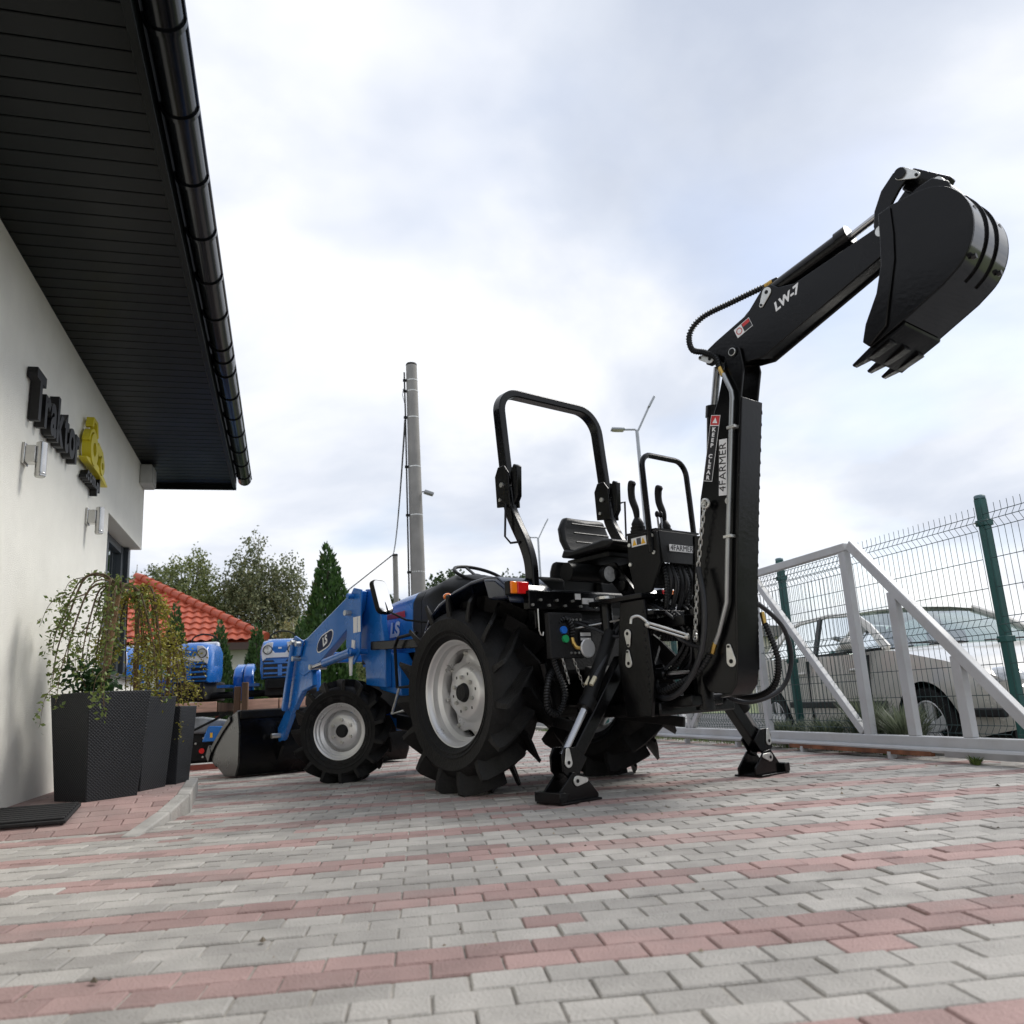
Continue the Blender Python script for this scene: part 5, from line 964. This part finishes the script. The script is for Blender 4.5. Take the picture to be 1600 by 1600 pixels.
for xx in (0, 2.615):
    for s_ in (-1, 1):
        g = group_part('wheel', car, (xx, s_ * .73, .31))
        MB().lathe([(.21, -.09), (.23, -.1), (.295, -.095), (.31, -.07), (.312, 0), (.31, .07), (.295, .095), (.23, .1), (.21, .09)], 36).build('tyre', m_tyre, g)
        MB().lathe([(.215, s_ * .085), (.20, s_ * .09), (.19, s_ * .06), (.185, -s_ * .06)], 36).build('rim', m_alloy, g)
        MB().lathe([(0, s_ * .075), (.055, s_ * .075), (.065, s_ * .06)], 20).build('wheel_hub', m_alloy, g)
        for k in range(5):
            a = 2 * PI * k / 5 + .3; c, sn = math.cos(a), math.sin(a); MB().add([(c * .04 - sn * .04, s_ * .07, sn * .04 + c * .04), (c * .04 + sn * .04, s_ * .07, sn * .04 - c * .04), (c * .195 + sn * .055, s_ * .078, sn * .195 - c * .055), (c * .195 - sn * .055, s_ * .078, sn * .195 + c * .055), (c * .04 - sn * .04, s_ * .045, sn * .04 + c * .04), (c * .04 + sn * .04, s_ * .045, sn * .04 - c * .04), (c * .195 + sn * .055, s_ * .05, sn * .195 - c * .055), (c * .195 - sn * .055, s_ * .05, sn * .195 + c * .055)], [(0, 1, 2, 3), (7, 6, 5, 4), (0, 4, 5, 1), (1, 5, 6, 2), (2, 6, 7, 3), (3, 7, 4, 0)]).build('spoke', m_alloy, g, bevel=.006)
        MB().cyl((0, -s_ * .02, 0), (0, s_ * .02, 0), .185, n=24).build('brake_disc', m_cast, g)
# ------------------------------------------------------------------ far shed behind the car
sh = thing('far_shed', 'pale flat-roofed shed far behind the silver car', 'building', (20.5, 40, -.2), R(20))
m_cream = mat('cream_wall', (.55, .52, .44), .9, 0, .06, 3)
MB().bb(-5, 5, -3, 3, 0, 3.2).build('wall', m_cream, sh); rf_ = MB().bb(-5.5, 5.5, -3.5, 3.5, 3.2, 3.75).build('roof', mat('grey_roof', (.16, .15, .145), .8), sh); MB().bb(3.2, 3.7, -.3, .3, 3.75, 4.5).build('chimney', m_rust, rf_)
for x_ in (-3, 0, 3): w_ = MB().bb(x_ - .6, x_ + .6, -3.03, -2.98, 1.0, 2.2).build('window', m_anth, sh)
# ------------------------------------------------------------------ poles and street lamps
m_pole = mat('pole_concrete', (.25, .24, .225), .9, 0, .12, 3, .4, 50)
PX, PY = 2.62, 16.6
pole = thing('utility_pole', 'tall weathered concrete utility pole behind the tractor', 'utility pole', (PX, PY, -.1))
MB().lathe([(.165, 0), (.15, 3.5), (.118, 7.85), (.112, 7.86), (0, 7.86)], 24, axis='z').build('shaft', m_pole, pole)
MB().lathe([(.0, 7.90), (.112, 7.90), (.12, 7.885), (.12, 7.86)], 24, axis='z').build('cap', m_sat, pole)
for z_ in (3.3, 4.5, 5.55, 6.65, 7.25, 7.5):
    r_ = .165 - .047 * z_ / 7.85; MB().lathe([(r_ + .001, z_ - .012), (r_ + .006, z_ - .01), (r_ + .006, z_ + .01), (r_ + .001, z_ + .012)], 20, axis='z').build('steel_band', m_zinc, pole); MB().box((-r_ - .04, -.02, z_), (.07, .05, .05)).build('cable_clip', m_sat, pole)
MB().tube([(-.21, -.03, .0), (-.19, -.03, 3.5), (-.165, -.03, 6.6), (-.165, -.03, 7.68)], .017, 6).build('cable', m_sat, pole)
MB().tube([(-.15, -.03, 7.1), (-.2, -.05, 7.3), (-.22, -.05, 7.15), (-.16, -.03, 6.9)], .006, 5).build('cable_loop', m_sat, pole)
fl = group_part('flood_light', pole, (.17, -.1, 4.95)); MB().box((.09, -.05, 0), (.2, .16, .06), Matrix.Rotation(R(18), 3, 'Y')).build('housing', mat('lamp_grey', (.3, .31, .32), .5), fl, bevel=.01); MB().tube([(-.04, .1, .06), (.05, 0, .05)], .012, 6).build('bracket', m_sat, fl)
p2 = thing('distant_pole', 'short distant concrete pole left of the tall pole', 'utility pole', (5.15, 39.5, -.2)); MB().lathe([(.15, 0), (.125, 7.9), (0, 7.9)], 16, axis='z').build('shaft', m_pole, p2); MB().lathe([(.0, 8.0), (.135, 8.0), (.135, 7.9)], 16, axis='z').build('cap', m_sat, p2)
cb_ = thing('overhead_cable', 'thin black cable sagging from the tall pole to the left', 'cable', (PX - .17, PY, 6.5)); A_ = Vector((0, 0, 0)); B_ = Vector((5.15 - .12 - PX + .17, 39.3 - PY, 7.75 - 6.5)); C_ = Vector((-4.2, 46 - PY, 3.0 - 6.5)) 
MB().tube([A_.lerp(B_, i / 12) - Vector((0, 0, 2.0 * (i / 12) * (1 - i / 12))) for i in range(13)], .022, 5).build('span', m_sat, cb_); MB().tube([B_.lerp(C_, i / 8) for i in range(9)], .03, 5).build('span', m_sat, cb_)
m_galv = mat('galvanised', (.36, .38, .40), .4, .6, .08, 6)
def lamp_post(label, x, y, h_, sc, rz):
    t = thing('street_lamp', label, 'street lamp', (x, y, -.2), rz, 'twin-arm street lamps')
    MB().cyl((0, 0, 0), (0, 0, h_), .09 * sc, .055 * sc, 12).build('column', m_galv, t)
    for s_, ex, ez in ((1, .45, .75), (-1, .42, .03)):
        MB().tube([(0, 0, h_ - .06), (s_ * .06, 0, h_ + .02), (s_ * ex * sc, 0, h_ + ez * sc)], .032 * sc, 8).build('arm', m_galv, t)
        d = Vector((s_ * ex, 0, ez)).normalized(); c = Vector((s_ * ex * sc, 0, h_ + ez * sc)) + d * .18 * sc; u = Vector((-d.z * s_, 0, abs(d.x)))
        o = MB().bar(c - d * .2 * sc, c + d * .22 * sc, .26 * sc, .07 * sc, up=(0, 0, 1)).build('lamp_head', m_galv, t, bevel=.02); MB().bar(c - d * .16 * sc - Vector((0, 0, .045 * sc)), c + d * .18 * sc - Vector((0, 0, .045 * sc)), .2 * sc, .02, up=(0, 0, 1)).build('lens', mat('led_lens', (.6, .57, .42), .4), o)
lamp_post('tall twin-arm street lamp rising between roll bar and boom', 10.72, 22.75, 8.85, 1.0, R(-12)); lamp_post('farther twin-arm street lamp low beside the roll bar', 14.22, 44.9, 9.9, 1.0, R(-12))
# ------------------------------------------------------------------ house with the red roof
hs_ = thing('red_roof_house', 'house with red tiled hip roof behind the blue machines', 'house', (-4.2, 25.8, 0))
m_tile = mat('roof_tile_red', (.42, .085, .04), .55, 0, .12, 5, .2, 40); m_hw = mat('house_wall', (.62, .60, .53), .9, 0, .06, 2)
MB().bb(-6.5, 3.25, -3.2, 6, -.2, 2.3).build('wall', m_hw, hs_)
MB().bb(-6.9, 3.68, -3.66, -3.55, 2.18, 2.36).build('eaves_gutter', mat('gutter_brown', (.07, .04, .03), .5), hs_); MB().bb(-6.8, 3.6, -3.55, 6.4, 2.2, 2.32).build('eaves_board', mat('eaves_brown', (.10, .07, .05), .7), hs_)
ex0, ez0, px_, pz_ = 3.72, 2.40, 0.0, 4.62; sl = math.atan2(pz_ - ez0, 3.72); LV = 3.72 / math.cos(sl); q = MB(); nu, nv = 300, 56; cs, sn = math.cos(sl), math.sin(sl); keep = {}
def rp_(u, v):
    fr_ = (v / .36) % 1.0; h_ = .045 * (1 - fr_) + .022 * math.cos(2 * PI * u / .24)
    return (u, -3.72 + v * cs - h_ * sn, ez0 + v * sn + h_ * cs)
vsr = []; fsr = []; vv = []
for r_ in range(12):
    for e_ in (0.0, .33, .66, .985): vv.append(min((r_ + e_) * .36, LV))
for v in vv:
    for i in range(nu + 1): vsr.append(rp_(-6.9 + (ex0 + 6.9) * i / nu, v))
for a in range(len(vv) - 1):
    for i in range(nu):
        u1 = -6.9 + (ex0 + 6.9) * (i + 1) / nu; lim = ex0 - vv[a + 1] * cs
        if u1 <= lim + .02 and vv[a + 1] > vv[a] - 1e-6: fsr.append((a * (nu + 1) + i, a * (nu + 1) + i + 1, (a + 1) * (nu + 1) + i + 1, (a + 1) * (nu + 1) + i))
roof = MB().add(vsr, fsr).build('roof', m_tile, hs_, smooth=60, fix=False); 
MB().add([(ex0, -3.72, ez0), (ex0, 6.5, ez0), (0, 6.5, pz_), (0, 0, pz_)], [(0, 1, 2, 3)]).build('roof_slope', m_tile, hs_, smooth=0)
MB().add([(-6.9, -3.6, ez0 - .05), (ex0 - .05, -3.6, ez0 - .05), (0, 0, pz_ - .08), (-6.9, 0, pz_ - .08)], [(0, 1, 2, 3)]).build('roof_underlay', m_tile, hs_, smooth=0)
A_ = Vector((ex0, -3.72, ez0 + .05)); B_ = Vector((0, 0, pz_ + .06)); n_ = 16; rt = MB()
for k in range(n_):
    a = A_.lerp(B_, k / n_); b = A_.lerp(B_, (k + 1.12) / n_); MB().cyl(a + Vector((0, 0, .02)), b, .125, .10, 12).build('ridge_tile', m_tile, roof)
# ------------------------------------------------------------------ trees
def clump_tree(label, pos, h_, blobs, n_, leaf, lm, bark, seed, group, name='birch_tree', droop=.5, tr=.09, cat='tree'):
    rn = random.Random(seed); t = thing(name, label, cat, pos, group=group); tk = MB(); lean = rn.uniform(-.2, .2)
    tk.tube(spl([(0, 0, 0), (lean * .4, .1, h_ * .35), (lean, 0, h_ * .65), (lean * .8, 0, h_ * .93)], 5), [tr * (1 - .85 * i / 15) for i in range(16)], 8)
    for (x, y, z, rx, rz) in blobs:
        S = spl([(lean * .6, 0, max(.5, z - rz * 1.2)), (x * .5, y * .5, z - rz * .35), (x, y, z + rz * .3)], 4); tk.tube(S, [tr * .4 * (1 - .8 * i / len(S)) for i in range(len(S))], 5)
    tk.build('trunk', bark, t); lv = MB(); tot = sum(b[3] ** 2 * b[4] for b in blobs)
    for (x, y, z, rx, rz) in blobs:
        k = int(n_ * rx * rx * rz / tot / 14)
        for i in range(k):
            a = rn.uniform(0, 6.28); cz = rn.uniform(-1, 1); rr = rn.random() ** .42; c = Vector((x + rx * rr * math.sqrt(1 - cz * cz) * math.cos(a), y + rx * rr * math.sqrt(1 - cz * cz) * math.sin(a), z + rz * rr * cz)); dv = Vector((rn.gauss(0, .25), rn.gauss(0, .25), -droop)).normalized(); ln = rn.uniform(.25, .75)
            for j in range(14):
                p = c + dv * ln * rn.random() + Vector((rn.gauss(0, .07), rn.gauss(0, .07), rn.gauss(0, .07))); d = Vector((rn.gauss(0, 1), rn.gauss(0, 1), rn.gauss(0, 1) - droop)).normalized(); s_ = d.cross(Vector((rn.gauss(0, 1), rn.gauss(0, 1), rn.gauss(0, 1)))).normalized(); sz = leaf * rn.uniform(.6, 1.3)
                lv.add([p, p + d * sz * .5 + s_ * sz * .33, p + d * sz, p + d * sz * .5 - s_ * sz * .33], [(0, 1, 2, 3)])
    tag(lv.build('crown', lm, t, smooth=0, fix=False), kind='stuff'); return t
m_birch = leafmat('leaf_birch', (.09, .125, .035), (.28, .31, .12)); m_birch2 = leafmat('leaf_birch_dark', (.075, .10, .04), (.24, .26, .13)); m_birchy = leafmat('leaf_birch_pale', (.14, .16, .06), (.30, .32, .15))
m_bb = mat('birch_bark', (.45, .43, .40), .8, 0, .4, 8, stretch=(1, 1, 6)); m_db = mat('dark_bark', (.08, .06, .045), .9, 0, .3, 10)
G = 'birches behind the red roof'
clump_tree('birch with pale top at the left behind the red roof', (-5.8, 36.3, -.2), 7.6, [(-.9, 0, 4.6, 1.6, 2.2), (.6, 0, 5.4, 1.3, 1.9), (0, 0, 3.0, 1.9, 1.8), (-1.6, .3, 6.0, .7, 1.0)], 32000, .12, m_birch2, m_bb, 1, G)
clump_tree('round-crowned green birch behind the roof ridge', (-3.6, 35.5, -.2), 7.6, [(-.3, 0, 5.6, 1.5, 1.9), (.6, .2, 4.4, 1.7, 2.0), (-.9, 0, 3.8, 1.6, 2.0), (.2, 0, 7.0, .6, .8), (0, 0, 2.2, 1.9, 1.5)], 42000, .12, m_birch, m_bb, 2, G)
clump_tree('tallest wispy birch right of the red roof', (-1.0, 35, -.2), 8.6, [(0, 0, 5.0, 1.6, 2.2), (.9, 0, 6.0, 1.0, 1.5), (-.7, 0, 6.2, .9, 1.4), (-.3, 0, 7.6, .55, .9), (1.5, 0, 4.4, .9, 1.6), (.2, 0, 2.6, 1.9, 1.8)], 34000, .12, m_birch2, m_bb, 3, G, droop=.9)
clump_tree('small pale yellowish birch beside the big conifer', (.2, 27, -.2), 3.9, [(0, 0, 2.6, .8, 1.2), (-.3, 0, 1.6, .8, 1.0), (.4, 0, 3.2, .45, .6)], 11000, .10, m_birchy, m_bb, 5, G, droop=1.2)
clump_tree('thin leafy tree top left of the mirror', (3.2, 33, -.2), 5.6, [(0, 0, 4.0, .8, 1.2), (.4, 0, 5.0, .4, .6), (0, 0, 2.4, 1.0, 1.4)], 4000, .13, m_birch, m_db, 6, G)
for k, (x, y, h_, r_) in enumerate(((6.6, 54.5, 8.3, 2.6), (10.6, 53.5, 9.9, 3.2), (14.6, 53, 9.6, 3.2))):
    clump_tree(['dark green roadside tree left of the tall pole', 'dense dark green tree right of the tall pole', 'dark green tree behind the black operator seat'][k], (x, y, -.2), h_, [(0, 0, h_ * .72, r_ * .7, h_ * .25), (-r_ * .5, 0, h_ * .55, r_ * .6, h_ * .25), (r_ * .5, 0, h_ * .58, r_ * .6, h_ * .25), (0, 0, h_ * .4, r_, h_ * .28)], 36000, .26, leafmat('leaf_dense', (.02, .045, .012), (.07, .11, .03)), m_db, 40 + k, 'distant roadside trees', 'roadside_tree', tr=.25)
def thuja(label, pos, h_, r_, n_, seed, leaf):
    rn = random.Random(seed); t = thing('thuja_tree', label, 'conifer', pos, group='columnar thujas'); MB().cyl((0, 0, 0), (0, 0, h_ * .9), r_ * .12, r_ * .03, 8).build('trunk', m_db, t); lv = MB()
    ph = [rn.uniform(0, 6.28) for _ in range(5)]
    for k in range(n_):
        z = h_ * (1 - math.sqrt(rn.random())) * .98 + h_ * .02; u = z / h_; a = rn.uniform(0, 6.28); prof = min(1, (1 - u) * 1.9) ** .75 * (.8 + .2 * min(1, u * 5)); wob = 1 + .10 * math.sin(3 * a + ph[0] + u * 9) + .08 * math.sin(5 * a + ph[1] - u * 17); rr = r_ * prof * wob * (rn.random() ** .22)
        p = Vector((rr * math.cos(a), rr * math.sin(a), z)); d = (Vector((math.cos(a) * .35, math.sin(a) * .35, 1)) + Vector((rn.gauss(0, .3), rn.gauss(0, .3), rn.gauss(0, .2)))).normalized(); s_ = d.cross(Vector((rn.gauss(0, 1), rn.gauss(0, 1), rn.gauss(0, 1)))).normalized(); sz = leaf * rn.uniform(.6, 1.4)
        lv.add([p, p + d * sz * .5 + s_ * sz * .22, p + d * sz, p + d * sz * .5 - s_ * sz * .22], [(0, 1, 2, 3)])
    tag(lv.build('crown', m_th, t, smooth=0, fix=False), kind='stuff')
m_th = leafmat('leaf_thuja', (.018, .055, .012), (.07, .145, .03), .2)
thuja('large dense conical thuja above the loader arm', (1.10, 22.6, -.2), 5.15, .70, 16000, 51, .15)
for k, (x, y, h_, l_) in enumerate(((-1.95, 16.2, 2.75, 'slim thuja left of the nearest blue machine'), (-1.15, 16.0, 2.35, 'slim thuja behind the steering wheel of middle machine'), (-.50, 15.8, 2.30, 'slim thuja between the two blue machines'), (.28, 15.6, 2.35, 'slim thuja behind the right blue machine'))): thuja(l_, (x, y, -.2), h_ * 1.03, .27, 6500, 60 + k, .085)
# ------------------------------------------------------------------ crated blue machines and implements at the back
m_wood = mat('crate_board', (.60, .37, .28), .85, 0, .15, 5, .3, 60, stretch=(1, 1, 6)); m_wd = mat('post_wood', (.13, .075, .045), .9, 0, .35, 8, .5, 50, stretch=(1, 1, .15)); m_rs = mat('rack_red', (.22, .055, .04), .7, 0, .2, 8)
m_lw = mat('lamp_panel_white', (.66, .68, .72), .35)
def small_tractor():
    t = thing('crated_tractor', 'x', 'tractor', (0, 0, 0), 0, 'blue tractors on the rack')
    def hs(x, w_, z0, z1): return [(x, -w_ * .92, z0), (x, -w_, z0 + .12), (x, -w_, z1 - .14), (x, -w_ * .86, z1 - .03), (x, -w_ * .4, z1), (x, w_ * .4, z1), (x, w_ * .86, z1 - .03), (x, w_, z1 - .14), (x, w_, z0 + .12), (x, w_ * .92, z0)]
    MB().loft([hs(-.9, .28, .28, .84), hs(-.3, .28, .26, .83), hs(-.06, .27, .25, .79), hs(.02, .25, .27, .70)]).build('hood', m_blue, t, bevel=.01, smooth=45)
    MB().prism([(-.235, .50), (-.25, .60), (-.235, .70), (-.17, .755), (-.09, .76), (-.11, .66), (-.07, .61), (.07, .61), (.11, .66), (.09, .76), (.17, .755), (.235, .70), (.25, .60), (.235, .50), (.18, .545), (-.18, .545)], 'x', .0, .035).build('lamp_panel', m_lw, t, bevel=.006)
    for s_ in (-1, 1): h = MB().lathe([(.062, .03), (.06, .045), (.05, .05), (.045, .04), (0, .045)], 20, (0, s_ * .165, .655), 'x').build('headlight', m_lampg, t); MB().lathe([(.066, .034), (.06, .05), (.054, .05), (.052, .036)], 20, (0, s_ * .165, .655), 'x').build('lamp_ring', m_sat, h)
    MB().bb(-.02, .03, -.225, .225, .29, .51).build('grille_recess', m_dk, t)
    for z_ in (.33, .40, .47): MB().box((.035, 0, z_), (.03, .44, .028)).build('grille_slat', m_blue, t, bevel=.008)
    MB().box((.04, 0, .37), (.03, .06, .16)).build('grille_bar', m_blue, t, bevel=.006); MB().prism([(-.10, .52), (.10, .52), (.06, .46), (-.06, .46)], 'x', .025, .055).build('grille_badge', m_blue, t, bevel=.006); MB().bb(.056, .06, -.022, .022, .665, .685).build('badge', m_wht, t)
    MB().bb(.0, .08, -.17, .17, .12, .25).build('front_bracket', m_sat, t, bevel=.01); MB().bb(-1.6, .0, -.2, .2, .02, .30).build('chassis', m_cast, t, bevel=.02); MB().cyl((-.5, -.5, .08), (-.5, .5, .08), .05, n=10).build('front_axle', m_cast, t)
    for s_ in (-1, 1):
        MB().prism([(-1.0, .0), (-.95, .35), (-1.05, .48), (-1.3, .55), (-1.55, .5), (-1.5, .46), (-1.1, .38), (-1.05, .0)], 'y', s_ * .42, s_ * .56).build('fender', m_blue, t, bevel=.03, smooth=50)
        MB().bb(-.95, -.35, s_ * .30, s_ * .48, .18, .22).build('footboard', m_blue, t)
    MB().bb(-1.0, -.85, -.22, .22, .5, .88).build('dashboard', m_lw, t, bevel=.03)
    MB().tube([(-1.0 + .1 * math.sin(a), math.cos(a) * .19, .90 + math.sin(a) * .10) for a in [2 * PI * i / 24 for i in range(24)]], .013, 6, closed=True).build('steering_wheel', m_sat, t); MB().tube([(-1.0, -.18, .9), (-1.0, 0, .86), (-1.0, .18, .9)], .012, 6).build('steering_spoke', m_sat, t)
    return t
st1 = small_tractor()
for k, (x, y, rz, l_) in enumerate(((-1.27, 12.25, -96, 'blue crated tractor beside the weeping tree, front facing'), (-.07, 12.1, -92, 'blue crated tractor just left of the loader arm'), (-2.33, 12.4, -94, 'blue crated tractor half hidden behind the yellow weeping tree'))):
    t = st1 if k == 0 else copy_tree(st1); t.location = (x, y, .75); t.rotation_euler = (0, 0, R(rz)); t['label'] = l_
    c = thing('shipping_crate', ['board crate under the blue tractor beside the weeping tree', 'board crate under the blue tractor left of the loader arm', 'board crate mostly hidden behind the weeping trees'][k], 'crate', (x, y, 0), R(rz + 90), 'board crates under the blue tractors')
    for i, xx in enumerate((-.43, .0)): MB().bb(xx + .008, xx + .422, -.32, -.29, .60, .735).build('board', m_wood, c, bevel=.004)
    MB().bb(-.44, .44, -.29, 1.7, .60, .72).build('deck', m_wd, c); MB().bb(-.46, .46, -.34, 1.75, .545, .598).build('base_beam', m_sat, c)
    for xx in (-.44, .44):
        for yy in (-.28, 1.6): MB().bb(xx - .03, xx + .03, yy - .03, yy + .03, -.018, .545).build('rack_leg', m_rs, c)
for k, (x, y, h_) in enumerate(((-.62, 11.75, .93), (-.52, 11.7, .98))):
    t = thing('timber_post', ['left of two rough brown timber posts between the crates', 'right of two rough brown timber posts between the crates'][k], 'post', (x, y, -.018), group='timber posts between crates'); MB().bar((0, 0, 0), (.01, 0, h_), .085, .09, up=(0, 1, 0)).build('timber', m_wd, t, bevel=.012); MB().bb(-.05, .05, -.055, .055, .0, .5).build('red_sleeve', m_rs, t)
m_film = mat('plastic_film', (.20, .21, .22), .2, 0, .5, 5, .4, 14)
def implement(label, x, y, rz, seed, blue):
    rn = random.Random(seed); t = thing('implement', label, 'machine', (x, y, -.018), R(rz), 'machines stored below the crates')
    MB().bb(-.6, .6, -.08, .0, .0, .07).build('base_beam', m_rs, t, bevel=.006)
    MB().prism([(-.58, .08), (.58, .08), (.56, .40), (.2, .54), (-.45, .55), (-.58, .42)], 'y', .05, .75).build('housing', m_cast, t, bevel=.03)
    MB().prism([(-.5, .40), (.35, .38), (.42, .50), (.1, .56), (-.5, .56)], 'y', -.02, .06).build('film_cover', m_film, t, bevel=.02)
    if blue: b_ = MB().prism([(.10, .30), (.46, .30), (.46, .44), (.16, .46)], 'y', -.12, -.02).build('guard', m_blue, t, bevel=.012); MB().bb(.18, .205, -.126, -.119, .34, .39).build('label', m_yelw, b_)
    MB().cyl((.10, -.10, .21), (.10, .02, .21), .028, n=12).build('knob', m_lred, t); MB().bar((-.55, -.12, .16), (.35, -.12, .58), .02, .025).build('stay_bar', m_sat, t)
    MB().tube(spl([(-.4, -.1, .1), (-.35, -.14, .2), (-.2, -.14, .21), (-.1, -.1, .1)], 5), .012, 6).build('cable', m_hose, t)
    for k in range(16): MB().cyl((rn.uniform(-.5, .4), -.04, rn.uniform(.1, .5)), (rn.uniform(-.5, .4), -.0, rn.uniform(.1, .5)), .012, n=6).build('bolt', m_zinc, t) if False else MB().ell((rn.uniform(-.52, .5), .045, rn.uniform(.1, .42)), (.013, .01, .013), 8, 5).build('bolt', m_zinc, t)
    for k in range(3): MB().cyl((-.45 + .35 * k, .05, .2), (-.45 + .35 * k, -.03, .2), .07, n=16).build('drum', m_sat, t)
implement('black stored machine with blue guard and red knob left of the loader bucket', -.95, 9.6, 4, 5, True); implement('black stored machine right behind the loader bucket', .32, 9.9, 2, 8, False)

# ------------------------------------------------------------------ crumbs, grit and dry leaf bits lying on the paving
rn = random.Random(77); q = MB()
for k in range(260):
    x, y = rn.uniform(-2.2, 3.9), rn.uniform(1.4, 8.5); a = rn.uniform(0, 6.28); s_ = rn.uniform(.002, .007) * (2.2 if k % 9 == 0 else 1); c, sn_ = math.cos(a) * s_, math.sin(a) * s_
    if x < -.55 and 4.3 < y < 6.8: continue
    q.add([(x - c, y - sn_, .004), (x + sn_ * .6, y - c * .6, .004), (x + c, y + sn_, .004), (x - sn_ * .6, y + c * .6, .004), (x, y, .004 + s_ * .7)], [(0, 1, 4), (1, 2, 4), (2, 3, 4), (3, 0, 4), (3, 2, 1, 0)])
tag(q.build('yard_debris', mat('grit', (.22, .18, .13), .9, 0, .4, 30, island=.7), smooth=0, fix=False), 'small grit and dry leaf bits scattered on the paving', 'debris', kind='stuff')
